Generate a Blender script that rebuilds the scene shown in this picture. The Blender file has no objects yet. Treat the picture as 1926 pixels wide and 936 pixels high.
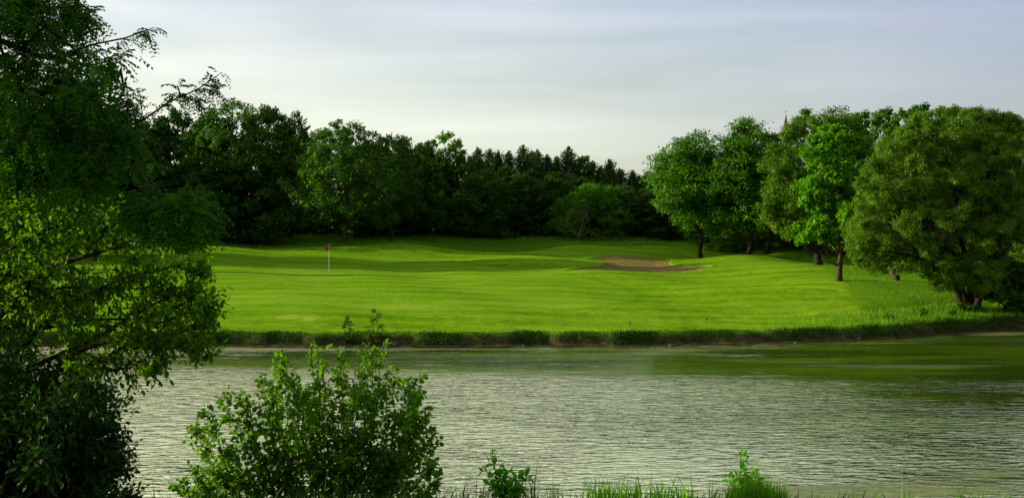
import bpy, math, random
import numpy as np
rng = np.random.default_rng(11)
R = math.radians
scn = bpy.context.scene
COL = scn.collection

# ------------------------------------------------------------------ camera maths
F = 2200.0; W0, H0 = 1926, 936; CAMZ = 6.0
PT = math.atan(68.0 / F)
def at(px, py, D):
    u = (px - W0 / 2) / F; v = (H0 / 2 - py) / F
    dy = math.cos(PT) + v * math.sin(PT); dz = -math.sin(PT) + v * math.cos(PT)
    return np.array([u * D / dy, D, CAMZ + dz * D / dy])
def atx(px, D): return (px - W0 / 2) / F * D

# ------------------------------------------------------------------ scene helpers
def props(o, label=None, cat=None, group=None, kind=None):
    for k, v in (('label', label), ('category', cat), ('group', group), ('kind', kind)):
        if v: o[k] = v
    return o
def empty(name, loc, label=None, cat=None, group=None, rz=0.0, scale=None):
    o = bpy.data.objects.new(name, None); COL.objects.link(o)
    o.location = [float(a) for a in loc]; o.rotation_euler = (0, 0, rz); o.empty_display_size = .3
    if scale is not None: o.scale = [float(s) for s in scale]
    return props(o, label, cat, group)
def mesh(name, V, faces, mat, attrs=None, smooth=False):
    """faces: list of int arrays (n,3) or (n,4)"""
    V = np.asarray(V, dtype=np.float32)
    me = bpy.data.meshes.new(name)
    faces = [f for f in faces if len(f)]
    me.vertices.add(len(V)); me.vertices.foreach_set('co', V.ravel())
    idx = np.concatenate([np.asarray(f).ravel() for f in faces]).astype(np.int32)
    tot = np.concatenate([np.full(len(f), np.asarray(f).shape[1]) for f in faces]).astype(np.int32)
    st = np.concatenate([[0], np.cumsum(tot)[:-1]]).astype(np.int32)
    me.loops.add(len(idx)); me.loops.foreach_set('vertex_index', idx)
    me.polygons.add(len(tot)); me.polygons.foreach_set('loop_start', st)
    try: me.polygons.foreach_set('loop_total', tot)
    except Exception: pass
    me.update(calc_edges=True)
    if smooth: me.polygons.foreach_set('use_smooth', np.ones(len(tot), dtype=bool))
    if attrs:
        for k, a in attrs.items():
            at_ = me.attributes.new(k, 'FLOAT', 'POINT')
            at_.data.foreach_set('value', np.asarray(a, dtype=np.float32))
    me.materials.append(mat)
    return me
def link(name, me, parent=None):
    o = bpy.data.objects.new(name, me); COL.objects.link(o)
    if parent is not None: o.parent = parent
    return o
def copy_thing(o, loc, rz, scale, label, group=None):
    c = o.copy(); COL.objects.link(c); c.location = [float(a) for a in loc]; c.rotation_euler = (0, 0, rz)
    c.scale = [float(s) for s in scale]; c['label'] = label
    if group: c['group'] = group
    for ch in list(o.children):
        d = ch.copy(); COL.objects.link(d); d.parent = c
    return c

# ------------------------------------------------------------------ geometry builders
def unit(v):
    return v / np.maximum(np.linalg.norm(v, axis=-1, keepdims=True), 1e-9)
def rdir(n): return unit(rng.normal(size=(n, 3)))
class Geo:
    def __init__(s): s.V = []; s.Q = []; s.T = []; s.n = 0; s.tint = []
    def add(s, V, Q=None, T=None, tint=None):
        V = np.asarray(V, dtype=float)
        if Q is not None and len(Q): s.Q.append(np.asarray(Q) + s.n)
        if T is not None and len(T): s.T.append(np.asarray(T) + s.n)
        s.V.append(V); s.n += len(V)
        s.tint.append(np.full(len(V), .5) if tint is None else tint)
    def build(s, name, mat, smooth=False, off=None):
        V = np.concatenate(s.V)
        if off is not None: V = V - np.asarray(off)
        fs = []
        if s.Q: fs.append(np.concatenate(s.Q))
        if s.T: fs.append(np.concatenate(s.T))
        return mesh(name, V, fs, mat, {'tint': np.concatenate(s.tint)}, smooth)
def tube(g, P, r0, r1, ns=6, wob=0.0, pw=1.0):
    P = np.asarray(P, dtype=float); m = len(P)
    t = np.gradient(P, axis=0); t = unit(t)
    ref = np.array([0, 0, 1.0]) if abs(t[0][2]) < .9 else np.array([1.0, 0, 0])
    a = unit(np.cross(t, ref)); b = np.cross(t, a)
    rad = r0 + (r1 - r0) * np.linspace(0, 1, m) ** pw
    if wob: rad = rad * (1 + wob * rng.normal(size=m))
    an = np.linspace(0, 2 * np.pi, ns, endpoint=False)
    V = P[:, None, :] + rad[:, None, None] * (np.cos(an)[None, :, None] * a[:, None, :] + np.sin(an)[None, :, None] * b[:, None, :])
    i = np.arange(m - 1)[:, None] * ns; j = np.arange(ns)[None, :]; k = (np.arange(ns) + 1) % ns
    Q = np.stack([i + j, i + k[None, :], i + ns + k[None, :], i + ns + j], -1).reshape(-1, 4)
    g.add(V.reshape(-1, 3), Q)
def bend(a, b, n=6, sag=0.0, jit=0.0):
    a = np.asarray(a, float); b = np.asarray(b, float)
    t = np.linspace(0, 1, n)[:, None]
    P = a + (b - a) * t
    P[:, 2] += sag * np.sin(np.pi * t[:, 0])
    if jit:
        o = rng.normal(size=(n, 3)) * jit * np.linalg.norm(b - a); o[0] = 0; o[-1] = 0; P += o
    return P
def leaves(g, C, D, N, L, Wd, var=.3, tint=None, shape='diamond'):
    """C centres, D axis, N normal; two-triangle diamond or six-point oval leaf"""
    n = len(C); D = unit(D); S = unit(np.cross(N, D)); N2 = np.cross(D, S)
    s = (1 + var * rng.normal(size=(n, 1))).clip(.45, 1.7)
    l = L * s; w = Wd * s
    tt = rng.random(n) if tint is None else tint
    if shape == 'diamond':
        V = np.stack([C, C + D * l * .45 + S * w * .5, C + D * l, C + D * l * .45 - S * w * .5], 1)
        V[:, 2] -= N2 * l * .12
        base = np.arange(n)[:, None] * 4
        g.add(V.reshape(-1, 3), Q=base + np.array([[0, 1, 2, 3]]), tint=np.repeat(tt, 4))
    else:
        V = np.stack([C, C + D * l * .3 + S * w * .5 + N2 * w * .1, C + D * l * .72 + S * w * .38 + N2 * w * .06, C + D * l - N2 * l * .12,
                      C + D * l * .72 - S * w * .38 + N2 * w * .06, C + D * l * .3 - S * w * .5 + N2 * w * .1], 1)
        base = np.arange(n)[:, None] * 6
        g.add(V.reshape(-1, 3), Q=np.concatenate([base + np.array([[0, 1, 2, 3]]), base + np.array([[0, 3, 4, 5]])]), tint=np.repeat(tt, 6))
def blades(g, P, h, w, lean=.35, hv=.35, tint=None, wind=(0.1, 0)):
    n = len(P); H = h * (1 + hv * rng.normal(size=n)).clip(.35, 2.0)
    an = rng.random(n) * 2 * np.pi; d = np.stack([np.cos(an), np.sin(an), np.zeros(n)], 1)
    fa = rng.random(n) * 2 * np.pi; s = np.stack([np.cos(fa), np.sin(fa), np.zeros(n)], 1) * (w * .5) * (.6 + .8 * rng.random((n, 1)))
    le = (lean * np.abs(rng.normal(size=n)) * H)[:, None]
    off = d * le + np.array([wind[0], wind[1], 0]) * H[:, None]
    up = np.zeros((n, 3)); up[:, 2] = H
    m = P + off * .3 + up * .55; t = P + off + up * (1 - .25 * np.minimum(1, le / np.maximum(H[:, None], 1e-6)))
    V = np.stack([P - s, P + s, m + s * .8, m - s * .8, t], 1)
    b = np.arange(n)[:, None] * 5
    tt = rng.random(n) if tint is None else tint
    g.add(V.reshape(-1, 3), Q=b + np.array([[0, 1, 2, 3]]), T=b + np.array([[3, 2, 4]]), tint=np.repeat(tt, 5))

# ------------------------------------------------------------------ materials
def newmat(name):
    m = bpy.data.materials.new(name); m.use_nodes = True
    nt = m.node_tree; nt.nodes.clear()
    return m, nt, nt.nodes, nt.links
def rgb(c): return (c[0], c[1], c[2], 1)
def leafmat(name, c1, c2, trans=.35, rough=.6, spec=.10, tcol=None):
    m, nt, N, L = newmat(name)
    out = N.new('ShaderNodeOutputMaterial')
    a = N.new('ShaderNodeAttribute'); a.attribute_name = 'tint'
    oi = N.new('ShaderNodeObjectInfo')
    mx = N.new('ShaderNodeMix'); mx.data_type = 'RGBA'
    L.new(a.outputs['Fac'], mx.inputs[0]); mx.inputs[6].default_value = rgb(c1); mx.inputs[7].default_value = rgb(c2)
    hs = N.new('ShaderNodeHueSaturation'); hs.inputs['Saturation'].default_value = 1
    mr = N.new('ShaderNodeMapRange'); mr.inputs[3].default_value = .78; mr.inputs[4].default_value = 1.2
    L.new(oi.outputs['Random'], mr.inputs[0]); L.new(mr.outputs[0], hs.inputs['Value']); L.new(mx.outputs[2], hs.inputs['Color'])
    p = N.new('ShaderNodeBsdfPrincipled'); p.inputs['Roughness'].default_value = rough; p.inputs['Specular IOR Level'].default_value = spec
    t = N.new('ShaderNodeBsdfTranslucent')
    tc = N.new('ShaderNodeMix'); tc.data_type = 'RGBA'; tc.blend_type = 'MULTIPLY'; tc.inputs[0].default_value = 1
    tc.inputs[7].default_value = rgb(tcol or (1.25, 1.45, .5)); L.new(hs.outputs[0], tc.inputs[6])
    L.new(hs.outputs[0], p.inputs['Base Color']); L.new(tc.outputs[2], t.inputs['Color'])
    ms = N.new('ShaderNodeMixShader'); ms.inputs[0].default_value = trans
    L.new(p.outputs[0], ms.inputs[1]); L.new(t.outputs[0], ms.inputs[2]); L.new(ms.outputs[0], out.inputs[0])
    return m
def simplemat(name, c, rough=.8, spec=.3, noise=None, bump=None, metal=0):
    m, nt, N, L = newmat(name)
    out = N.new('ShaderNodeOutputMaterial'); p = N.new('ShaderNodeBsdfPrincipled')
    p.inputs['Base Color'].default_value = rgb(c); p.inputs['Roughness'].default_value = rough
    p.inputs['Specular IOR Level'].default_value = spec; p.inputs['Metallic'].default_value = metal
    L.new(p.outputs[0], out.inputs[0])
    if noise:
        sc, c2, stretch = noise
        tc = N.new('ShaderNodeTexCoord'); mp = N.new('ShaderNodeMapping'); mp.inputs['Scale'].default_value = stretch
        n = N.new('ShaderNodeTexNoise'); n.inputs['Scale'].default_value = sc; n.inputs['Detail'].default_value = 6
        L.new(tc.outputs['Object'], mp.inputs[0]); L.new(mp.outputs[0], n.inputs['Vector'])
        cr = N.new('ShaderNodeValToRGB'); cr.color_ramp.elements[0].position = .35; cr.color_ramp.elements[1].position = .65
        cr.color_ramp.elements[0].color = rgb(c); cr.color_ramp.elements[1].color = rgb(c2)
        L.new(n.outputs[0], cr.inputs[0]); L.new(cr.outputs[0], p.inputs['Base Color'])
        if bump:
            b = N.new('ShaderNodeBump'); b.inputs['Strength'].default_value = bump; b.inputs['Distance'].default_value = .03
            L.new(n.outputs[0], b.inputs['Height']); L.new(b.outputs[0], p.inputs['Normal'])
    return m
BARK = simplemat('bark', (.022, .016, .008), .9, .1, (9, (.055, .040, .022), (1, 1, .25)), .8)
BARK_DARK = simplemat('dark_bark', (.010, .008, .004), .9, .1, (9, (.026, .020, .011), (1, 1, .25)), .8)
BARK_PALE = simplemat('dead_wood', (.05, .038, .02), .9, .1, (7, (.11, .08, .045), (1, 1, .25)), .5)
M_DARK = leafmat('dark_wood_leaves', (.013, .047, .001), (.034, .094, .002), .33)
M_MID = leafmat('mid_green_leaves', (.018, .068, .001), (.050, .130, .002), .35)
M_ASH = leafmat('ash_leaves', (.026, .095, .001), (.068, .185, .002), .42)
M_MAPLE = leafmat('maple_leaves', (.040, .145, .001), (.098, .255, .002), .42)
M_OLIVE = leafmat('olive_leaves', (.034, .100, .002), (.082, .172, .005), .4)
M_WILLOW = leafmat('willow_leaves', (.038, .092, .003), (.088, .168, .010), .40)
M_PINE = leafmat('pine_needles', (.016, .048, .005), (.046, .090, .012), .2)
M_POPLAR = leafmat('poplar_leaves', (.035, .11, .008), (.08, .19, .015), .4)
M_YELLOW = leafmat('pale_poplar_leaves', (.075, .19, .010), (.14, .29, .02), .45)
M_LOCUST = leafmat('locust_leaves', (.012, .052, .001), (.040, .115, .002), .35, .5, .06)
M_ELDER = leafmat('box_elder_leaves', (.022, .074, .001), (.100, .205, .002), .5)
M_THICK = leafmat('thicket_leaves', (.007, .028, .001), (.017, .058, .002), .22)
M_SHRUB = leafmat('shrub_leaves', (.032, .108, .001), (.095, .215, .002), .45, .5, .12)
M_SAPL = leafmat('sapling_leaves', (.04, .19, .005), (.10, .30, .01), .5, .5, .15)
M_BLADE = leafmat('grass_blades', (.05, .17, .002), (.14, .30, .006), .5)
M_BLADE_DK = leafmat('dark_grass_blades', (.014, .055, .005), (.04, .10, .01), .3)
M_ROUGH = leafmat('rough_grass_blades', (.075, .19, .005), (.13, .27, .012), .45)
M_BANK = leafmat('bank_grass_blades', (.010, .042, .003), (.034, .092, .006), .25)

# ------------------------------------------------------------------ terrain
SHX = np.array([-200, -60, -22, -13, 0, 8, 15.7, 20.3, 26.3, 45, 90, 200.])
SHD = np.array([50, 51, 52.0, 51.9, 51.9, 52.4, 54.3, 56.9, 60.2, 68, 78, 90.])
def shore(X): return np.interp(X, SHX, SHD) + .22 * np.sin(X * .9 + .5) + .12 * np.sin(X * 2.3) + .07 * np.sin(X * 5.1)
PD = np.array([-60, -20, 0, 8, 11, 12.7, 13.6, 20, 24, 27, 48, 51.4, 52.0, 52.75, 53.1, 53.5, 60, 72, 91, 98, 104, 115, 130, 160, 300, 3000])
PZ = np.array([5.5, 4.9, 4.5, 3.80, 3.12, 2.68, 2.3, .15, -.5, -1.1, -1.1, -.12, .0, .10, .42, .56, .82, 1.09, 1.41, 1.62, 1.95, 2.5, 3.1, 3.6, 4.5, 6.0])
def base(X, Y):
    s = (shore(X) - 52.0) * np.clip((88 - Y) / 28, 0, 1) * np.clip((Y - 40) / 8, 0, 1)
    z = np.interp(Y - s, PD, PZ)
    near = (Y < 30)
    z = z + near * np.clip((24 - Y) / 8, 0, 1) * (.06 * np.sin(X * .55 + 1) + .05 * np.sin(X * 1.7 + Y))
    e = np.clip((np.abs(X) - 120) / 40, 0, 1); e = e * e * (3 - 2 * e)
    return z + e * 3.5
CP = [(380,560,70),(380,510,90),(380,475,104),(360,461,110),(500,468,108),(600,465,109),(620,512,91),(620,490,101),(700,460,109),(780,461,109),(860,470,108),(930,477,107),
      (500,468,116),(700,462,117),(930,474,115),(400,460,117),(400,447,130),(550,444,130),(700,443,130),(820,444,130),(930,447,130),(1030,446,130),(1120,444,130),(1250,446,130),(200,450,130),(1350,452,125),(620,550,72),(620,590,60),(900,590,60),(900,550,72),(900,512,91),(800,490,101),(300,490,101),(200,500,95),(100,470,112),
      (900,497,96),(900,481,103),(1000,505,92.5),(1000,483,99),(950,502,93.5),(950,481,100),(1060,486,98.5),(1000,482,105),(1060,505,91.5),(1130,495,95.5),(1020,469,111),(1100,461,113),(1180,462,113),(1250,464,113),(1350,472,113),
      (1100,462,119),(1250,463,119),(1100,509,88),(1200,509,88),(1300,509,88.5),(1200,485.5,103),(1130,486,103),(1250,487,103),(1100,487,103),
      (1290,494,96),(1340,488,97),(1400,486.5,95),(1480,494,89),(1560,510,81),(1400,520,82),(1400,560,68),(1400,600,57.5),(1200,560,70),(1200,600,57.5),(1200,530,80),
      (1420,487,104),(1340,486,106),(1500,497,97),(1600,508,90),
      (1580,529,72),(1540,497,86),(1406,482,102),(1442,479,106),(1687,526,75),(1720,570,63),(1830,580,62),(1600,592,59),(1500,600,57.5),(1900,560,68),(1900,500,92),(1700,480,110),(1500,468,115),(1600,540,69)]
cX = np.array([atx(p, d) for p, r, d in CP]); cY = np.array([float(d) for p, r, d in CP])
cZ = np.array([at(p, r, d)[2] for p, r, d in CP])
def kern(ax, ay, bx, by):
    r2 = ((ax[:, None] - bx[None]) ** 2 + (ay[:, None] - by[None]) ** 2)
    return np.exp(-r2 / (2 * 4.3 ** 2)) + .6 * np.exp(-r2 / (2 * 15.0 ** 2))
KM = kern(cX, cY, cX, cY) + np.eye(len(cX)) * .01
cW = np.linalg.solve(KM, cZ - base(cX, cY))
def hz_(X, Y):
    X = np.asarray(X, float); Y = np.asarray(Y, float); sh = X.shape
    X = X.ravel(); Y = Y.ravel(); z = base(X, Y)
    m = (Y > 45) & (Y < 165) & (np.abs(X) < 100)
    if m.any():
        xs, ys = X[m], Y[m]; acc = np.zeros(len(xs))
        for i in range(0, len(xs), 20000): acc[i:i + 20000] = kern(xs[i:i + 20000], ys[i:i + 20000], cX, cY) @ cW
        f = np.clip((ys - shore(xs) - 1.6) / 5.0, 0, 1); f = f * f * (3 - 2 * f)
        acc *= f
        acc += .05 * np.sin(xs * .7 + ys * .25) * f
        z[m] += acc
    return z.reshape(sh)
def gz(x, y): return float(hz_(np.array([x]), np.array([y]))[0])

# bunker outline on the ground
BK = [(1058,89.6),(1090,88.4),(1150,87.6),(1210,87.3),(1270,87.8),(1325,89),(1345,90.4),(1325,91.8),(1290,92.6),(1264,94.2),(1258,97),(1262,100),(1262,103),(1235,105),(1180,105.8),(1130,105.5),(1098,104),(1100,101),(1128,98.6),(1141,96.6),(1138,94.6),(1118,92.6),(1085,91.2)]
bp = np.array([[atx(p, d), d] for p, d in BK])
def chaikin(P, k=3):
    for _ in range(k):
        Q = np.roll(P, -1, 0); P = np.stack([P * .75 + Q * .25, P * .25 + Q * .75], 1).reshape(-1, 2)
    return P
bp = chaikin(bp)
def inpoly(X, Y, P):
    ins = np.zeros(X.shape, bool); n = len(P)
    for i in range(n):
        x1, y1 = P[i]; x2, y2 = P[(i + 1) % n]
        if y1 == y2: continue
        c = ((y1 > Y) != (y2 > Y)) & (X < (x2 - x1) * (Y - y1) / (y2 - y1) + x1)
        ins ^= c
    return ins
def sdist(X, Y, P):
    d = np.full(X.shape, 1e9)
    for i in range(len(P)):
        a = P[i]; b = P[(i + 1) % len(P)]; ab = b - a
        t = np.clip(((X - a[0]) * ab[0] + (Y - a[1]) * ab[1]) / max(ab @ ab, 1e-9), 0, 1)
        d = np.minimum(d, np.hypot(X - a[0] - t * ab[0], Y - a[1] - t * ab[1]))
    return np.where(inpoly(X, Y, P), d, -d)

def axis(lo, hi, st, far, n):
    c = np.arange(lo, hi + 1e-6, st); g = np.geomspace(st, far, n)
    return c, g
xs = np.concatenate([-45 - np.cumsum(np.geomspace(.4, 330, 34))[::-1], np.arange(-45, 45.01, .22), 45 + np.cumsum(np.geomspace(.4, 330, 34))])
ys = np.concatenate([[-120, -60, -30, -15, -8, -4], np.arange(0, 27, .4), np.arange(27, 50, 1.0), np.arange(50, 55, .12), np.arange(55, 116, .25), 116 + np.cumsum(np.geomspace(.4, 330, 34))])
GX, GY = np.meshgrid(xs, ys); GZ = hz_(GX, GY)
# natural unevenness
GZ += np.where((GY > 53) & (GY < 60), .02 * np.sin(GX * 3.1 + GY * 5), 0)
bm_ = (GX > 2) & (GX < 20) & (GY > 85) & (GY < 108)
sd = np.full(GX.shape, -9.0); sd[bm_] = sdist(GX[bm_], GY[bm_], bp)
GZ -= .40 * np.clip(sd / .35, 0, 1)
nx, ny = len(xs), len(ys)
ii = (np.arange(ny - 1)[:, None] * nx + np.arange(nx - 1)[None]).ravel()
GQ = np.stack([ii, ii + 1, ii + nx + 1, ii + nx], 1)
# zone masks (what grows where)
def sstep(a, b, x):
    t = np.clip((x - a) / (b - a), 0, 1); return t * t * (3 - 2 * t)
ds = GY - shore(GX)
# putting green outline
gp = np.array([[atx(p, d), d] for p, d in [(-100,98),(150,60),(380,60.5),(620,60),(900,60),(1080,62),(1180,66),(1205,71),(1170,77),(1090,84),(1020,90),(950,93.5),(900,95),(840,100),(700,104),(500,105),(300,104),(0,104)]])
gp = chaikin(gp, 2)
gm = (GX > -50) & (GX < 15) & (GY > 57) & (GY < 108)
gd = np.full(GX.shape, -9.0); gd[gm] = sdist(GX[gm], GY[gm], gp)
green = sstep(-.15, .15, gd)
# rough: beyond mounds and right meadow
pxg = GX / np.maximum(GY, 1) * F + W0 / 2
crest = np.interp(pxg, [0, 360, 700, 930, 1100, 1250, 1350, 1400, 1480, 1560, 1575, 1600, 1640, 1690, 2000], [111, 111, 110.5, 109, 114.5, 114.5, 107, 98, 90.5, 82, 76, 67, 59.5, 54, 50])
rough = sstep(-1.2 - 2.6 * sstep(90, 70, GY), 1.2 + 2.6 * sstep(90, 70, GY), GY - crest + .6 * np.sin(GX * .8) + .5 * np.sin(GX * 2.1 + GY)) * (GY > 52)
rough = np.where(GY < 30, 1.0, rough)
soil = np.where(GY > 40, sstep(1.35, .95, ds), 0) * 1.0
# ------------------------------------------------------------------ ground material
def ground_mat():
    m, nt, N, L = newmat('ground_turf')
    out = N.new('ShaderNodeOutputMaterial'); p = N.new('ShaderNodeBsdfPrincipled')
    p.inputs['Roughness'].default_value = .85; p.inputs['Specular IOR Level'].default_value = .0
    L.new(p.outputs[0], out.inputs[0])
    tc = N.new('ShaderNodeTexCoord')
    def noise(sc, st=(1, 1, 1), det=5, rough=.6):
        mp = N.new('ShaderNodeMapping'); mp.inputs['Scale'].default_value = st
        n = N.new('ShaderNodeTexNoise'); n.inputs['Scale'].default_value = sc; n.inputs['Detail'].default_value = det; n.inputs['Roughness'].default_value = rough
        L.new(tc.outputs['Object'], mp.inputs[0]); L.new(mp.outputs[0], n.inputs['Vector']); return n.outputs[0]
    def ramp(v, a, b, c1, c2):
        cr = N.new('ShaderNodeValToRGB'); e = cr.color_ramp.elements
        e[0].position = a; e[1].position = b; e[0].color = rgb(c1); e[1].color = rgb(c2); L.new(v, cr.inputs[0]); return cr.outputs[0]
    def mix(f, a, b, mode='MIX'):
        x = N.new('ShaderNodeMix'); x.data_type = 'RGBA'; x.blend_type = mode
        if isinstance(f, (int, float)): x.inputs[0].default_value = f
        else: L.new(f, x.inputs[0])
        for i, v in ((6, a), (7, b)):
            if isinstance(v, tuple): x.inputs[i].default_value = rgb(v)
            else: L.new(v, x.inputs[i])
        return x.outputs[2]
    def attr(k):
        a = N.new('ShaderNodeAttribute'); a.attribute_name = k; return a.outputs['Fac']
    fine = noise(1.5, (1, .8, 1), 9, .78); mid = noise(.5, (.35, 1.4, 1), 5); big = noise(.09, (1, 1.6, 1), 3)
    lawn = ramp(fine, .38, .62, (.036, .110, .002), (.104, .216, .005))
    lawn = mix(ramp(mid, .4, .68, (0, 0, 0), (.65, .65, .65)), lawn, (.135, .245, .010))
    lawn = mix(ramp(big, .48, .66, (0, 0, 0), (.45, .45, .45)), lawn, (.145, .25, .014))
    grn = ramp(mid, .3, .7, (.066, .165, .004), (.128, .235, .009))
    grn = mix(ramp(fine, .42, .6, (0, 0, 0), (.5, .5, .5)), grn, (.075, .195, .006))
    grn = mix(ramp(big, .5, .63, (0, 0, 0), (.6, .6, .6)), grn, (.165, .27, .02))
    col = mix(attr('green'), lawn, grn)
    col = mix(attr('mow'), col, (.19, .33, .012))
    col = mix(attr('collar'), col, (.035, .12, .003))
    col = mix(attr('worn'), col, (.27, .30, .045))
    rg = ramp(noise(1.5, (.8, 2, 1), 7), .3, .7, (.048, .130, .003), (.105, .205, .008))
    col = mix(attr('rough'), col, rg)
    so = ramp(noise(2.2, (1, 1, 1), 6), .38, .62, (.012, .022, .004), (.065, .048, .024))
    col = mix(attr('soil'), col, so)
    L.new(col, p.inputs['Base Color'])
    b = N.new('ShaderNodeBump'); b.inputs['Strength'].default_value = .6; b.inputs['Distance'].default_value = .07
    hm = N.new('ShaderNodeMath'); hm.operation = 'MULTIPLY_ADD'; hm.inputs[1].default_value = 3.0
    L.new(noise(.9, (1, .9, 1), 8, .75), hm.inputs[0]); L.new(noise(9, (.7, 1.5, 1), 8, .75), hm.inputs[2]); L.new(hm.outputs[0], b.inputs['Height']); L.new(b.outputs[0], p.inputs['Normal'])
    return m
# mown rings round the lower right corner of the fairway
rr = np.hypot((GX - atx(1380, 62)) * 1.0, (GY - 66) * 1.15)
mow = (.5 + .5 * np.sin(rr * 2 * np.pi / 1.9)) ** 2 * sstep(5, 8, rr) * sstep(14, 11, rr) * (GX > 10) * (1 - rough) * .6
st_ = .5 + .5 * np.sin((GX * .30 + GY) * 2 * np.pi / 3.4)
mow = np.maximum(mow, sstep(.3, .7, st_) * .22 * (1 - rough) * (GY > 53))
gxl = np.hypot((GX + 2.0) / 1.4, (GY - 60.5) / .5)
worn = np.zeros(GX.shape)
for (wx, wd, rx, ry) in [(555, 58.6, 1.0, .9), (578, 57.6, .5, .6), (840, 62, 2.4, .6), (760, 63, 1.6, .5)]:
    q = np.hypot((GX - atx(wx, wd)) / rx, (GY - wd) / ry) + .25 * np.sin(GX * 4) + .2 * np.sin(GY * 5 + GX)
    worn = np.maximum(worn, sstep(1.1, .7, q) * (.5 if wx < 700 else .22))
gr_me = mesh('ground', np.stack([GX.ravel(), GY.ravel(), GZ.ravel()], 1), [GQ], ground_mat(),
             {'green': green.ravel(), 'collar': (np.exp(-((gd + .15) / .35) ** 2) * .3).ravel(), 'rough': rough.ravel(), 'soil': soil.ravel(), 'mow': mow.ravel(), 'worn': worn.ravel()}, True)
props(link('ground', gr_me), kind='structure')

# sand sheet
sx = np.arange(bp[:, 0].min() - .3, bp[:, 0].max() + .3, .09); sy = np.arange(bp[:, 1].min() - .3, bp[:, 1].max() + .3, .12)
SX, SY = np.meshgrid(sx, sy); SD = sdist(SX, SY, bp)
SZ = hz_(SX, SY) - .20 + .12 * np.clip(1 - SD / 1.2, 0, 1) + .012 * np.sin(SX * 9 + 2 * np.sin(SY * 3)) * np.clip(SD, 0, 1)
keep = (SD > -.02)
k4 = keep[:-1, :-1] & keep[1:, :-1] & keep[:-1, 1:] & keep[1:, 1:]
ii = (np.arange(len(sy) - 1)[:, None] * len(sx) + np.arange(len(sx) - 1)[None])[k4]
SQ = np.stack([ii, ii + 1, ii + len(sx) + 1, ii + len(sx)], 1)
us, inv = np.unique(SQ.ravel(), return_inverse=True)
SV = np.stack([SX.ravel(), SY.ravel(), SZ.ravel()], 1)[us]
M_SAND = simplemat('bunker_sand', (.105, .086, .026), .9, .0, (3.0, (.155, .125, .040), (1, 1, 1)), .6)
props(link('sand_bunker', mesh('sand_bunker', SV, [inv.reshape(-1, 4)], M_SAND, None, True)), kind='structure')

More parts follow.
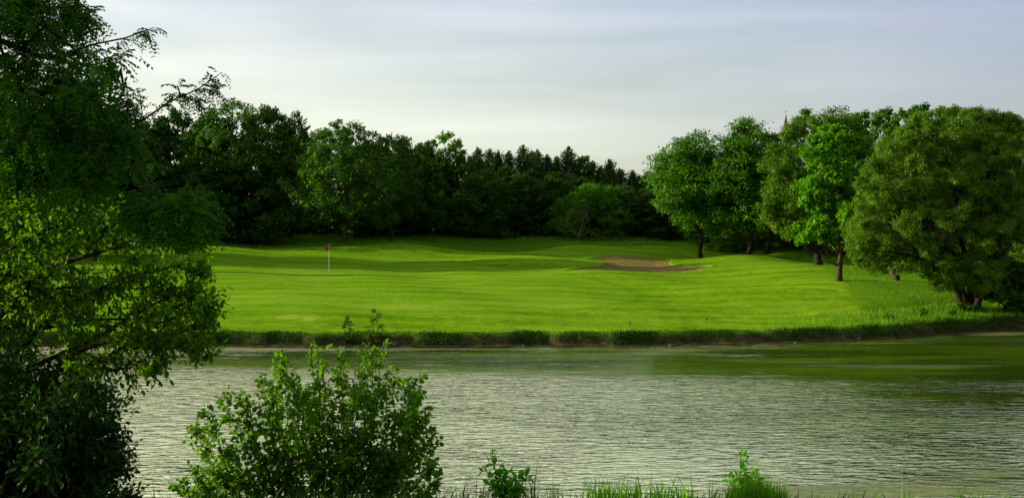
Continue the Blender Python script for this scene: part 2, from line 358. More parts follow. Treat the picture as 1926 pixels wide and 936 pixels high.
# ------------------------------------------------------------------ water
def water_mat():
    m, nt, N, L = newmat('pond_water')
    out = N.new('ShaderNodeOutputMaterial')
    tc = N.new('ShaderNodeTexCoord')
    def noise(sc, st=(1, 1, 1), det=3, rough=.5, rot=0, dist=0):
        mp = N.new('ShaderNodeMapping'); mp.inputs['Scale'].default_value = st; mp.inputs['Rotation'].default_value = (0, 0, rot)
        n = N.new('ShaderNodeTexNoise'); n.inputs['Scale'].default_value = sc; n.inputs['Detail'].default_value = det
        n.inputs['Roughness'].default_value = rough; n.inputs['Distortion'].default_value = dist
        L.new(tc.outputs['Object'], mp.inputs[0]); L.new(mp.outputs[0], n.inputs['Vector']); return n.outputs[0]
    def math_(op, a, b):
        x = N.new('ShaderNodeMath'); x.operation = op
        for i, v in enumerate((a, b)):
            if isinstance(v, (int, float)): x.inputs[i].default_value = v
            else: L.new(v, x.inputs[i])
        return x.outputs[0]
    p = N.new('ShaderNodeBsdfDiffuse'); gl = N.new('ShaderNodeBsdfGlossy'); gl.inputs['Roughness'].default_value = .03; gl.inputs['Color'].default_value = (1, .99, .66, 1)
    fr = N.new('ShaderNodeFresnel'); fr.inputs['IOR'].default_value = 2.5
    wmf = N.new('ShaderNodeMath'); wmf.operation = 'MULTIPLY'; wmf.inputs[1].default_value = 1
    h = math_('ADD', math_('MULTIPLY', noise(1.9, (.85, 2.5, 1), 3, .5, R(-6), .5), 1.0), math_('MULTIPLY', noise(.8, (.8, 2.2, 1), 2, .5, R(14), .3), .5))
    calm = noise(.10, (.45, 1.7, 1), 4, .6, R(-5), .6)
    cr = N.new('ShaderNodeMapRange'); cr.inputs[1].default_value = .38; cr.inputs[2].default_value = .62; cr.inputs[3].default_value = .35; cr.inputs[4].default_value = 1.45
    L.new(calm, cr.inputs[0])
    b = N.new('ShaderNodeBump'); b.inputs['Distance'].default_value = .11
    ca = N.new('ShaderNodeAttribute'); ca.attribute_name = 'calm'
    cnr = N.new('ShaderNodeMapRange'); cnr.inputs[1].default_value = .30; cnr.inputs[2].default_value = .52; cnr.inputs[3].default_value = .12; cnr.inputs[4].default_value = 1.1; L.new(noise(.55, (.32, 1.5, 1), 7, .72, R(-4), .8), cnr.inputs[0])
    cn = math_('MULTIPLY', ca.outputs['Fac'], cnr.outputs[0])
    cc = N.new('ShaderNodeClamp'); L.new(cn, cc.inputs[0]); cc.inputs[2].default_value = .85
    L.new(math_('MULTIPLY', math_('POWER', fr.outputs[0], .20), math_('SUBTRACT', 1.0, math_('MULTIPLY', cc.outputs[0], .98))), wmf.inputs[0])
    L.new(math_('MULTIPLY', cr.outputs[0], math_('SUBTRACT', 1.0, cc.outputs[0])), b.inputs['Strength']); L.new(h, b.inputs['Height']); L.new(b.outputs[0], gl.inputs['Normal']); L.new(b.outputs[0], fr.inputs['Normal'])
    wm = N.new('ShaderNodeMixShader'); L.new(wmf.outputs[0], wm.inputs[0]); L.new(p.outputs[0], wm.inputs[1]); L.new(gl.outputs[0], wm.inputs[2])
    # murky body colour
    body = N.new('ShaderNodeValToRGB'); e = body.color_ramp.elements
    e[0].position = .4; e[1].position = .62; e[0].color = (.014, .030, .002, 1); e[1].color = (.046, .086, .004, 1)
    L.new(noise(.16, (.5, 2.2, 1), 5, .6), body.inputs[0]); L.new(body.outputs[0], p.inputs['Color'])
    # floating algae
    al = N.new('ShaderNodeBsdfPrincipled'); al.inputs['Roughness'].default_value = .6; al.inputs['Specular IOR Level'].default_value = .4
    ac = N.new('ShaderNodeValToRGB'); e = ac.color_ramp.elements; e[0].position = .35; e[1].position = .65
    e[0].color = (.035, .065, .006, 1); e[1].color = (.16, .17, .045, 1)
    L.new(noise(3.0, (.6, 1.5, 1), 6, .7), ac.inputs[0]); L.new(ac.outputs[0], al.inputs['Base Color'])
    b2 = N.new('ShaderNodeBump'); b2.inputs['Strength'].default_value = .5; b2.inputs['Distance'].default_value = .03
    L.new(h, b2.inputs['Height']); L.new(b2.outputs[0], al.inputs['Normal'])
    at_ = N.new('ShaderNodeAttribute'); at_.attribute_name = 'algae'
    streak = noise(.45, (.22, 1.9, 1), 7, .72)
    s = math_('ADD', streak, math_('SUBTRACT', at_.outputs['Fac'], .5))
    mr = N.new('ShaderNodeMapRange'); mr.inputs[1].default_value = .50; mr.inputs[2].default_value = .74; mr.inputs[4].default_value = .85
    L.new(s, mr.inputs[0])
    ms = N.new('ShaderNodeMixShader'); L.new(mr.outputs[0], ms.inputs[0]); L.new(wm.outputs[0], ms.inputs[1]); L.new(al.outputs[0], ms.inputs[2])
    L.new(ms.outputs[0], out.inputs[0])
    return m
wx = np.concatenate([np.linspace(-260, -40, 12)[:-1], np.linspace(-40, 40, 161), np.linspace(40, 260, 12)[1:]]); wy = np.concatenate([np.arange(15, 60, .4), np.arange(60, 100, 4)])
WX, WY = np.meshgrid(wx, wy)
wpx = WX / WY * F + W0 / 2; wrow = 400 + F * CAMZ / WY
def blob(px, row, rx, ry): return np.exp(-(((wpx - px) / rx) ** 2 + ((wrow - row) / ry) ** 2))
alg = .12 + .0 * WX
for a in [(400,656,300,4,.7),(1000,657,500,3,.5),(1250,665,260,6,.45),(1650,645,160,5,.5),(1880,628,120,6,.65),(1750,690,330,8,.45),(1150,700,260,6,.25),(1500,680,300,10,.3),
          (1700,925,330,26,.6),(1880,890,130,14,.5),(1450,935,260,14,.45),(1250,850,200,12,.18)]:
    alg += blob(*a[:4]) * a[4]
WZ = np.zeros(WX.shape)
calm = np.zeros(WX.shape)
for a in [(1000,678,900,20,1.3),(850,674,330,15,.9),(1750,680,420,42,.95),(1250,695,400,20,.45),(1700,780,500,60,.35),(1850,900,200,30,.5)]: calm += blob(*a[:4]) * a[4]
calm = np.clip(calm, 0, 1.1)
ii = (np.arange(len(wy) - 1)[:, None] * len(wx) + np.arange(len(wx) - 1)[None]).ravel()
props(link('pond_water', mesh('pond_water', np.stack([WX.ravel(), WY.ravel(), WZ.ravel()], 1), [np.stack([ii, ii + 1, ii + len(wx) + 1, ii + len(wx)], 1)], water_mat(), {'algae': alg.ravel(), 'calm': calm.ravel()}, True)), kind='structure')

# ------------------------------------------------------------------ tree builders (unit trees, local origin at the base)
def clump_crown(g, lobes, nsub, nleaf, L, Wd, subr=.38, up=.4, shell=.75, shape='diamond', droop=0.0, flat=.85, leafup=.5):
    """lobes: (n,4) centre+radius; leaf clumps on each lobe's shell, leaves on each clump's shell"""
    twigs = []
    for lx, ly, lz, lr in lobes:
        d = rdir(nsub); d[:, 2] += up * .6; d = unit(d)
        sc = np.array([lx, ly, lz]) + d * lr * (shell + (1 - shell) * rng.random((nsub, 1))) * np.array([1, 1, flat])
        sr = lr * subr * (.6 + .8 * rng.random(nsub))
        ltint = np.clip(.5 + .22 * rng.normal(), .1, .9)
        n = nsub * nleaf
        dd = rdir(n); dd[:, 2] = dd[:, 2] * .7 + .15
        C = np.repeat(sc, nleaf, 0) + dd * (np.repeat(sr, nleaf) * (.35 + .65 * rng.random(n)))[:, None]
        Nn = unit(dd * .6 + np.array([0, 0, leafup]) + rng.normal(size=(n, 3)) * .33 + np.repeat(d, nleaf, 0) * .9)
        ax = rng.normal(size=(n, 3)) * .8 + dd * .6; ax[:, 2] -= droop
        t = np.clip(ltint + .25 * rng.normal(size=n) + np.repeat(.15 * rng.normal(size=nsub), nleaf), 0, 1)
        leaves(g, C, ax, Nn, L, Wd, .28, t, shape)
        twigs.append((np.array([lx, ly, lz]), sc))
    return twigs
def env_lobes(H, Wc, hb, n, rl=(.11, .19), prof='round', seedjit=.1):
    out = []
    for k in range(n):
        t = ((k + rng.random()) / n)
        z = hb + (H - hb) * (.04 + .90 * t)
        if prof == 'round': w = math.sin(math.pi * (.14 + .80 * t) ** .85) ** .6
        elif prof == 'dome': w = (max(0, 1 - t ** 2.3)) ** .5 * (.75 + .25 * min(1, t * 4))
        elif prof == 'tall': w = math.sin(math.pi * (.12 + .82 * t)) ** .55
        else: w = 1
        a = k * 2.39996 + rng.normal() * .35; r = Wc / 2 * w * (.38 + .5 * rng.random() ** .6)
        lr = Wc * (rl[0] + (rl[1] - rl[0]) * rng.random()) * (1.1 - .35 * t)
        out.append((math.cos(a) * r, math.sin(a) * r, z - lr * .5, lr))
    return np.array(out)
def skeleton(g, H, hb, lobes, twigs, r0, lean=(0, 0), ns=8, twig=True, top=.82):
    top = np.array([lean[0], lean[1], H * top])
    P = bend((0, 0, -.3), top, 9, 0, .012); P[:, 0] += 0
    tube(g, P, r0 * 1.15, r0 * .12, ns, .05, .8)
    tube(g, [(0, 0, -.25), (0, 0, .05), (0, 0, .35)], r0 * 1.75, r0 * 1.05, ns + 2)
    for i, (lx, ly, lz, lr) in enumerate(lobes):
        tz = max(hb * .75, lz - .55 * math.hypot(lx - 0, ly) - .3)
        f = np.clip(tz / top[2], .05, .95); a = np.array([np.interp(f, np.linspace(0, 1, 9), P[:, k]) for k in range(3)])
        tube(g, bend(a, (lx, ly, lz), 5, .06 * lr, .035), r0 * (.42 - .25 * f), r0 * .06, 5)
    if twig:
        for c, sc in twigs:
            for s in sc[::2]: tube(g, bend(c, s, 3, 0, .05), r0 * .07, r0 * .02, 3)
def make_tree(name, label, cat, loc, H, Wc, hb, mat, bark, n=34, nsub=14, nleaf=26, L=.2, Wd=.13, prof='round', r0=.2, group=None, rl=(.11, .19), up=.4, droop=.0, lean=(0, 0), rz=0, scale=None, extra=None, leafup=.5, subr=.38, shell=.75):
    e = empty(name, loc, label, cat, group, rz, scale)
    lobes = env_lobes(H, Wc, hb, n, rl, prof)
    lobes[:, 0] += lean[0] * lobes[:, 2] / H; lobes[:, 1] += lean[1] * lobes[:, 2] / H
    if extra is not None: lobes = np.concatenate([lobes, np.array(extra)])
    g = Geo(); tw = clump_crown(g, lobes, nsub, nleaf, L, Wd, subr, up, shell, droop=droop, leafup=leafup)
    link('crown', g.build(name + '_crown', mat), e)
    t = Geo(); skeleton(t, H, hb, lobes, tw, r0, lean)
    link('trunk', t.build(name + '_trunk', bark, True), e)
    return e
def make_pine(name, label, loc, H, Wc, group, dens=1.0):
    e = empty(name, loc, label, 'pine tree', group)
    g = Geo(); t = Geo()
    tube(t, bend((0, 0, -.3), (.25 * rng.normal(), 0, H), 8, 0, .006), .17, .02, 7)
    z = H * .18; k = 0
    while z < H * .985:
        f = (z - H * .18) / (H * .82); rad = Wc / 2 * (1 - f) ** .9 * (.75 + .5 * rng.random()) + .16
        nb = 6 if f < .85 else 4
        for b in range(nb):
            a = 2 * math.pi * b / nb + k * .7 + rng.normal() * .25; ln = rad * (.45 + .75 * rng.random())
            tip = np.array([math.cos(a) * ln, math.sin(a) * ln, z + ln * (.12 + .5 * f)])
            P = bend((0, 0, z), tip, 5, -.05 * ln, .02); tube(t, P, .035, .01, 3)
            m = int(75 * dens * (.4 + ln / 2)); s = rng.random(m) ** .6
            C = np.array([0, 0, z]) + (tip - np.array([0, 0, z])) * s[:, None] + rng.normal(size=(m, 3)) * .15
            ax = unit(tip - np.array([0, 0, z])) * .5 + np.array([0, 0, .8]) + rng.normal(size=(m, 3)) * .5
            leaves(g, C, ax, rdir(m), .20, .075, .3)
        m = 10; z += H * (.052 - .022 * f); k += 1
    m = 110; C = np.stack([rng.normal(size=m) * .05, rng.normal(size=m) * .05, H - .9 + 1.15 * rng.random(m)], 1)
    leaves(g, C, np.array([0, 0, 1.]) + rng.normal(size=(m, 3)) * .35, rdir(m), .22, .09, .3)
    link('crown', g.build(name + '_crown', M_PINE), e); link('trunk', t.build(name + '_trunk', BARK_DARK, True), e)
    return e

def base_at(px, D): x = atx(px, D); return (x, D, gz(x, D) - .05)
def topH(px, top, D):
    x, y, z = base_at(px, D); return at(px, top, D)[2] - z

# ---- wood behind the green (prototypes then copies)
WOOD = 'trees of the dark wood behind the green'
ORD = ['first', 'second', 'third', 'fourth', 'fifth', 'sixth', 'seventh', 'eighth', 'ninth', 'tenth', 'eleventh', 'twelfth', 'thirteenth', 'fourteenth', 'fifteenth', 'sixteenth', 'seventeenth', 'eighteenth', 'nineteenth', 'twentieth',
       'twenty-first', 'twenty-second', 'twenty-third', 'twenty-fourth', 'twenty-fifth', 'twenty-sixth', 'twenty-seventh', 'twenty-eighth', 'twenty-ninth', 'thirtieth', 'thirty-first', 'thirty-second', 'thirty-third', 'thirty-fourth', 'thirty-fifth', 'thirty-sixth']
def place_proto(protos, specs, labelf, group):
    """specs: (px, top, D, widthpx); protos: list of [root, H, W, used]"""
    for i, (px, top, D, wp) in enumerate(specs):
        pr = protos[i % len(protos)]; loc = base_at(px, D); h = topH(px, top, D); w = wp * D / F
        sc = (w / pr[2], w / pr[2], h / pr[1]); lab = labelf(i, px); rz = rng.random() * 6.28
        if not pr[3]:
            o = pr[0]; o.location = [float(a) for a in loc]; o.scale = [float(s) for s in sc]; o.rotation_euler = (0, 0, rz); o['label'] = lab; o['group'] = group; pr[3] = True
        else: copy_thing(pr[0], loc, rz, sc, lab, group)

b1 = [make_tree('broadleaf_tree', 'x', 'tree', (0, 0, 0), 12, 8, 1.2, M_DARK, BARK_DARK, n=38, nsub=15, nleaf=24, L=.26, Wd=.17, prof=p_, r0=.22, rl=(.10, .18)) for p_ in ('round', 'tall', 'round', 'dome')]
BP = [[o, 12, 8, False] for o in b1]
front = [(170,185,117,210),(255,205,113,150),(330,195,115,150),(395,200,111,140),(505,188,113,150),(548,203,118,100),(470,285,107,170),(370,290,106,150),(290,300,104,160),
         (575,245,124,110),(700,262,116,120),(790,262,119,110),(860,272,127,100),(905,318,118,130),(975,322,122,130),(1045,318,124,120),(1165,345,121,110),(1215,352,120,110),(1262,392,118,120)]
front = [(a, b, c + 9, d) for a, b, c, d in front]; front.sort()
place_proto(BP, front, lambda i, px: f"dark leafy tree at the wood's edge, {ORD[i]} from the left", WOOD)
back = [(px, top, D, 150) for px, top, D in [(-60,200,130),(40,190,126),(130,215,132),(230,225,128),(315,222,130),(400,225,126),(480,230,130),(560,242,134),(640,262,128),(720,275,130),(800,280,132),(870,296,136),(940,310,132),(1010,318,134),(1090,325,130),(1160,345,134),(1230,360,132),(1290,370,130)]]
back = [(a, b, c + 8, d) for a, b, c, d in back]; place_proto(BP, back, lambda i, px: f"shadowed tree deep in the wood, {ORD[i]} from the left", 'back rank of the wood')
# unseen wood left of frame that throws the long shadows
casters = [(-36,97,8,13.5),(-45,96.6,8,14),(-54,97.5,8,15),(-64,96.5,8,17),(-37,111,7,12.5),(-47,111.5,7,14),(-58,112,8,15),(-70,113,8,17),(-41,87.3,1.8,9.5),(-47,84.6,1.1,8),(-50,81.5,.8,7),(-33,99.5,4,9)]
for i, (x, y0, wd, h) in enumerate(casters):
    y = y0 + math.tan(R(10)) * (-12 - x)
    copy_thing(b1[i % 4], (x, y, gz(x, y) - .1), i * 1.3, (wd / 8, wd / 8, h / 12), 'tree of the wood beyond the left edge of the view', 'wood beyond the left edge')
# low bushes filling the foot of the wood
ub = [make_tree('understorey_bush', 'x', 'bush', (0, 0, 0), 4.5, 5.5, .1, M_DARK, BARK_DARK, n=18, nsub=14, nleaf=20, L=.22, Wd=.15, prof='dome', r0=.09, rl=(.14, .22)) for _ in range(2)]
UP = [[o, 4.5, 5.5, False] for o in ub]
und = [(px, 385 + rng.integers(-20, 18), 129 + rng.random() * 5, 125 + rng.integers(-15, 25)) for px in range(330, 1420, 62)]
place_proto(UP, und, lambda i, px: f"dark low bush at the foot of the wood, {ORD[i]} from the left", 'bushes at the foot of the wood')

# distinct trees of the wood edge
def one(px, top, D, wp, name, label, mat, bark=BARK_DARK, hbf=.15, **k):
    H = topH(px, top, D); return make_tree(name, label, 'tree', base_at(px, D), H, wp * D / F, H * hbf, mat, bark, **k)
one(440, 176, 119, 175, 'broadleaf_tree', 'tallest dark green tree on the left skyline, its top ragged with round lobes', M_MID, n=46, nsub=15, nleaf=26, L=.24, Wd=.15, r0=.26, prof='tall', hbf=.1, rl=(.12,.2))
one(650, 226, 112.5, 215, 'maple_tree', 'spreading leafy tree with a clear trunk behind the flag', M_MID, BARK, hbf=.26, n=48, nsub=15, nleaf=30, L=.22, Wd=.16, r0=.24, prof='round', rl=(.10,.17), leafup=.9)
one(735, 246, 121, 130, 'maple_tree', 'narrower tree with a clear trunk just right of the tree behind the flag', M_MID, BARK, hbf=.24, n=36, nsub=14, nleaf=26, L=.22, Wd=.16, r0=.2, prof='round')
one(838, 240, 141, 78, 'poplar_tree', 'pale yellow-green slender tree standing above the dark wood', M_YELLOW, hbf=.3, n=30, nsub=11, nleaf=18, L=.24, Wd=.18, r0=.16, prof='tall', rl=(.10,.17))
one(1097, 290, 146, 84, 'broadleaf_tree', 'round-topped green tree among the pines on the skyline', M_MID, hbf=.3, n=30, L=.26, Wd=.18, r0=.2, prof='dome')
one(1112, 343, 127, 165, 'hawthorn_tree', 'low domed tree with sunlit top behind the bare dead tree', M_ASH, hbf=.12, n=44, nsub=14, nleaf=28, L=.2, Wd=.13, r0=.16, prof='dome', rl=(.10,.16))
one(885, 348, 127, 125, 'hawthorn_tree', 'low rounded dark tree at the middle of the wood edge', M_DARK, hbf=.12, n=34, nsub=14, nleaf=24, L=.2, Wd=.13, r0=.16, prof='dome')
one(606, 232, 134, 60, 'broadleaf_tree', 'thin sparse twiggy tree poking up left of the tree behind the flag', M_DARK, hbf=.35, n=20, nsub=8, nleaf=9, L=.22, Wd=.14, r0=.16, prof='tall', rl=(.12,.2))
one(636, 214, 137, 30, 'broadleaf_tree', 'thin leggy treetop with a few leaf tufts against the sky', M_DARK, hbf=.55, n=9, nsub=8, nleaf=10, L=.22, Wd=.15, r0=.12, prof='tall', rl=(.2,.3))
# pines
pines = [(760,262,126),(806,262,130),(899,279,138),(920,284,141),(938,280,138),(957,288,142),(983,278,138),(1000,290,142),(1011,286,137),(1029,287,138),(1047,296,139),(1069,285,138),(1128,315,139),(1147,303,137),(1166,318,140),(1189,318,136),(1204,328,138),(1219,325,139)]
pp = [make_pine('pine_tree', 'x', (0, 0, 0), 9, 3.0, 'pines on the skyline') for _ in range(3)]
PP = [[o, 9, 3.0, False] for o in pp]
place_proto(PP, [(a, b + rng.integers(-3, 10), c + 6, 60 + 26 * rng.random()) for a, b, c in pines], lambda i, px: f"dark pointed pine, {ORD[i]} from the left of the skyline pines", 'pines on the skyline')

# ---- bare dead tree
def branch(g, p, d, ln, r, lvl, tips=None, spread=.55, upb=.15, kids=3):
    n = 5; P = [p]; dd = d.copy()
    for i in range(n):
        dd = unit(dd + rng.normal(size=3) * .13 + np.array([0, 0, upb * .2])); P.append(P[-1] + dd * ln / n)
    P = np.array(P); tube(g, P, r, r * .5, 5 if lvl > 1 else 3)
    if tips is not None and lvl <= 1: tips.append(P)
    if lvl <= 0: return
    for k in range(kids + (lvl < 3)):
        f = .3 + .7 * (k + rng.random()) / (kids + 1); q = P[min(n, int(f * n) + 0)]
        nd = unit(dd + rdir(1)[0] * spread * 1.5 + np.array([0, 0, upb]))
        branch(g, q, nd, ln * (.55 + .25 * rng.random()), r * .5, lvl - 1, tips, spread, upb, kids)
loc = base_at(1089, 119)
e = empty('dead_tree', loc, 'small bare dead tree with pale branches beyond the bunker', 'tree')
g = Geo(); tube(g, bend((0, 0, -.2), (.0, 0, 1.1), 4, 0, .02), .13, .10, 7)
for dx, dz, ln in ((-.7, .9, 2.2), (.05, 1, 2.6), (.8, .7, 2.3), (1.1, .35, 2.1), (-1.0, .6, 1.8)):
    branch(g, np.array([0, 0, 1.0]), unit(np.array([dx, rng.normal() * .4, dz])), ln * 1.15, .065, 3, None, .42, .10, 2)
link('trunk', g.build('dead_tree_trunk', BARK_PALE, True), e)

# ---- trees drawn from an outline: lobes spread through a solid volume
def fill_outline(poly, D, depth, n, rpx, toe=0.0):
    P = np.array(poly, float); out = []; c = P.mean(0); guard = 0
    half = np.array([np.ptp(P[:, 0]), np.ptp(P[:, 1])]) / 2
    while len(out) < n and guard < 20000:
        guard += 1
        q = np.array([rng.uniform(P[:, 0].min(), P[:, 0].max()), rng.uniform(P[:, 1].min(), P[:, 1].max())])
        r = rng.uniform(*rpx)
        if sdist(np.array([q[0]]), np.array([q[1]]), P)[0] < r * .72: continue
        dn = min(1, np.hypot(*((q - c) / half)))
        dd = rng.uniform(-1, 1) * depth * math.sqrt(max(.05, 1 - dn ** 2 * .9)); rw = r * D / F
        w = at(q[0], q[1], D + dd)
        if any(np.linalg.norm(w - o[:3]) < .42 * min(rw, o[3]) for o in out): continue
        out.append(np.array([*w, rw]))
    return np.array(out)
def outline_tree(name, label, poly, root_px, D, depth, n, rpx, mat, bark, stems, r0, nsub=14, nleaf=26, L=.16, Wd=.1, cat='tree', twig=True, lr_=.3, **k):
    loc = np.array(base_at(root_px, D)); e = empty(name, loc, label, cat)
    lb = fill_outline(poly, D, depth, n, rpx); lb[:, :3] -= loc
    g = Geo(); tw = clump_crown(g, lb, nsub, nleaf, L, Wd, **k); link('crown', g.build(name + '_crown', mat), e)
    tips = [np.asarray(at(a, b, D + c)) - loc for a, b, c in stems]; paths = []
    for s in tips:
        t = Geo(); P = bend((rng.normal() * r0 * .5 * (len(tips) > 1), rng.normal() * r0 * .5 * (len(tips) > 1), -.3), s, 9, 0, .02); paths.append(P)
        tube(t, P, r0 * 1.1, r0 * .15, 9, .05, .8)
        if len(tips) == 1: tube(t, [(0, 0, -.25), (0, 0, .05), (0, 0, .4)], r0 * 1.6, r0 * 1.02, 10)
        for (lx, ly, lz, lr), (c, sc) in zip(lb, tw):
            ds_ = [np.min(np.linalg.norm(Q - np.array([lx, ly, lz]), axis=1)) for Q in [P]]
            j = np.argmin(np.linalg.norm(P[1:7] - np.array([lx, ly, max(.8, lz - .8 * math.hypot(lx, ly))]), axis=1)) + 1
            if len(tips) > 1 and np.argmin([np.min(np.linalg.norm(bend((0, 0, 0), q, 9) - np.array([lx, ly, lz]), axis=1)) for q in tips]) != len(paths) - 1: continue
            a = P[j]; tube(t, bend(a, (lx, ly, lz), 5, .05, .04), r0 * lr_, r0 * .05, 5)
            if twig:
                for q in sc[::2]: tube(t, bend((lx, ly, lz), q, 3, 0, .05), r0 * .06, r0 * .02, 3)
        link('trunk' if len(tips) == 1 else 'stem', t.build(name + '_stem', bark, True), e)
    return e
# ash group left of the right-hand bank
outline_tree('ash_tree', 'leafy ash standing leftmost of the sunlit trees right of the bunker',
    [(1218,300),(1240,292),(1262,262),(1300,242),(1335,252),(1352,300),(1360,360),(1350,420),(1330,452),(1290,452),(1262,410),(1232,395),(1222,350)], 1318, 104, 2.8, 52, (18, 38), M_ASH, BARK_DARK, [(1300, 270, 0)], .2, nsub=17, nleaf=38, L=.21, Wd=.13)
outline_tree('ash_tree', 'tall dark ash with a bare trunk, right of the leftmost sunlit tree',
    [(1300,330),(1325,262),(1362,256),(1395,222),(1425,218),(1450,235),(1478,238),(1490,300),(1480,380),(1450,440),(1405,462),(1372,440),(1340,455),(1312,420),(1305,370)], 1406, 102, 3.4, 74, (18, 38), M_ASH, BARK_DARK, [(1412, 240, 0)], .24, nsub=17, nleaf=38, L=.21, Wd=.13)
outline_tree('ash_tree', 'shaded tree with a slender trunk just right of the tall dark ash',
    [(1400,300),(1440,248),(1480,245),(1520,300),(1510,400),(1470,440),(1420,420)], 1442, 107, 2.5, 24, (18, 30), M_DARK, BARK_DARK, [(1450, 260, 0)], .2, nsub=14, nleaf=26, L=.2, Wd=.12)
outline_tree('linden_tree', 'broad olive-green tree filling the gap between the ash and the bright maple',
    [(1418,320),(1440,282),(1472,250),(1502,212),(1560,198),(1610,205),(1640,240),(1640,380),(1600,440),(1530,450),(1490,465),(1450,440),(1424,400),(1432,350)], 1540, 86, 3.2, 100, (14, 28), M_OLIVE, BARK_DARK, [(1545, 225, 0)], .27, nsub=16, nleaf=40, L=.18, Wd=.10, droop=.5)
outline_tree('maple_tree', 'bright green young maple, the most vividly sunlit tree on the right bank',
    [(1500,290),(1525,240),(1570,230),(1612,245),(1640,290),(1640,380),(1632,450),(1610,482),(1580,478),(1550,462),(1500,462),(1488,445),(1505,400),(1490,360),(1510,330)], 1579, 72, 2.2, 95, (10, 21), M_MAPLE, BARK, [(1585, 262, 0)], .19, nsub=14, nleaf=32, L=.16, Wd=.13, leafup=1.0, flat=.55)
outline_tree('ash_tree', 'half-hidden tree whose short trunk shows between the maple and the big willow',
    [(1630,300),(1680,260),(1740,280),(1760,400),(1740,480),(1680,500),(1630,470),(1615,380)], 1687, 75, 2.4, 45, (18, 30), M_ASH, BARK, [(1690, 290, 0)], .19, nsub=14, nleaf=26, L=.17, Wd=.1)
outline_tree('willow_tree', 'huge grey-green willow with leaning stems on the right bank by the water',
    [(1598,400),(1612,350),(1630,290),(1668,250),(1700,222),(1752,208),(1800,198),(1850,196),(1905,206),(1935,240),(1950,330),(1940,430),(1910,500),(1895,550),(1860,575),(1810,540),(1775,555),(1735,520),(1680,512),(1645,520),(1608,506),(1588,455)], 1832, 62, 3.6, 300, (12, 25), M_WILLOW, BARK_DARK,
    [(1700, 340, -.8), (1790, 260, .6), (1860, 250, 0), (1920, 300, -.8), (1750, 420, -1.6)], .2, nsub=20, nleaf=50, L=.14, Wd=.04, droop=.15, subr=.38, lr_=.17)
outline_tree('willow_tree', 'darker willow at the right edge behind the huge willow',
    [(1880,260),(1920,212),(1990,200),(2080,240),(2120,350),(2090,500),(2000,560),(1930,540),(1890,480),(1878,380)], 2000, 68, 3.4, 110, (14, 28), M_WILLOW, BARK_DARK,
    [(1940, 300, 0), (2040, 280, .6)], .2, nsub=17, nleaf=36, L=.14, Wd=.04)
outline_tree('understorey_bush', 'dark low bush under the huge willow at the edge of the water',
    [(1775,580),(1800,555),(1840,535),(1880,500),(1960,480),(2060,500),(2080,600),(2020,625),(1900,618),(1800,606)], 1890, 61.8, 1.2, 80, (11, 20), M_DARK, BARK_DARK, [(1870, 550, 0)], .06, nsub=14, nleaf=30, L=.14, Wd=.07, cat='bush')
# poplars behind
pop = make_tree('poplar_tree', 'x', 'tree', (0, 0, 0), 15, 4.4, 3, M_POPLAR, BARK, n=40, nsub=12, nleaf=22, L=.26, Wd=.2, prof='tall', r0=.2, rl=(.13, .22))
PO = [[pop, 15, 4.4, False]]
place_proto(PO, [(1612,198,112,70),(1655,192,116,74),(1692,196,114,66),(1722,184,118,76),(1765,190,115,74),(1805,188,118,66),(1842,196,116,70),(1893,204,118,72),(1925,212,116,70)], lambda i, px: f"poplar top rising behind the willow and maple, {ORD[i]} from the left", 'poplars behind the right bank')
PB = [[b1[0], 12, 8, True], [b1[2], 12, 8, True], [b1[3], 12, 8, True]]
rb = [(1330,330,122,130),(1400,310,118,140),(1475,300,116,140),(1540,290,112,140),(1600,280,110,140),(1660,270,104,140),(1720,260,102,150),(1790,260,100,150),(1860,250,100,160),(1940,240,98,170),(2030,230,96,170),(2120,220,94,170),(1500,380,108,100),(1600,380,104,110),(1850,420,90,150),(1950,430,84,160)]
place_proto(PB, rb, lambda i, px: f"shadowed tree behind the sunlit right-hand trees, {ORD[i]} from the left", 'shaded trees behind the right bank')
und2 = [(px, 400 + rng.integers(-12, 12), 112 - (px - 1400) * .035, 130) for px in range(1400, 2100, 75)]
UP2 = [[ub[0], 4.5, 5.5, True], [ub[1], 4.5, 5.5, True]]
place_proto(UP2, und2, lambda i, px: f"dark low bush under the right-hand trees, {ORD[i]} from the left", 'bushes under the right-hand trees')

# ---- church beyond the trees
cx, cy, _ = at(1478, 205, 260); cz = gz(cx, cy); tipz = at(1478, 207, 260)[2]
M_SLATE = simplemat('spire_slate', (.035, .03, .035), .6, .3, (2, (.05, .045, .05), (1, 1, 3)))
M_STONE = simplemat('church_stone', (.33, .30, .25), .85, .2, (2, (.25, .23, .19), (1, 1, 2)))
M_WHITE = simplemat('pale_halo', (.45, .44, .42), .5, .3)
ch = empty('church', (cx, cy, cz), 'dark pointed church spire with pale edges far beyond the right-hand trees', 'church', rz=R(20))
def boxg(g, c, s):
    c = np.array(c, float); s = np.array(s, float) / 2
    V = np.array([[x, y, z] for z in (-1, 1) for x, y in ((-1, -1), (1, -1), (1, 1), (-1, 1))]) * s + c
    g.add(V, np.array([[3, 2, 1, 0], [4, 5, 6, 7], [0, 1, 5, 4], [1, 2, 6, 5], [2, 3, 7, 6], [3, 0, 4, 7]]))
Hs = tipz - cz; hb_ = Hs - 9.5
g = Geo(); boxg(g, (0, 0, hb_ / 2 - .5), (5, 5, hb_ + 1)); link('tower', g.build('church_tower', M_STONE), ch)
g = Geo(); an = np.linspace(0, 2 * np.pi, 8, endpoint=False) + np.pi / 8
def ring(r, z): return np.stack([np.cos(an) * r, np.sin(an) * r, np.full(8, z)], 1)
g.add(np.concatenate([ring(2.3, hb_), ring(1.25, hb_ + 2.2), ring(.05, Hs - .9)]), np.array([[a * 8 + i, a * 8 + (i + 1) % 8, a * 8 + 8 + (i + 1) % 8, a * 8 + 8 + i] for a in (0, 1) for i in range(8)]))
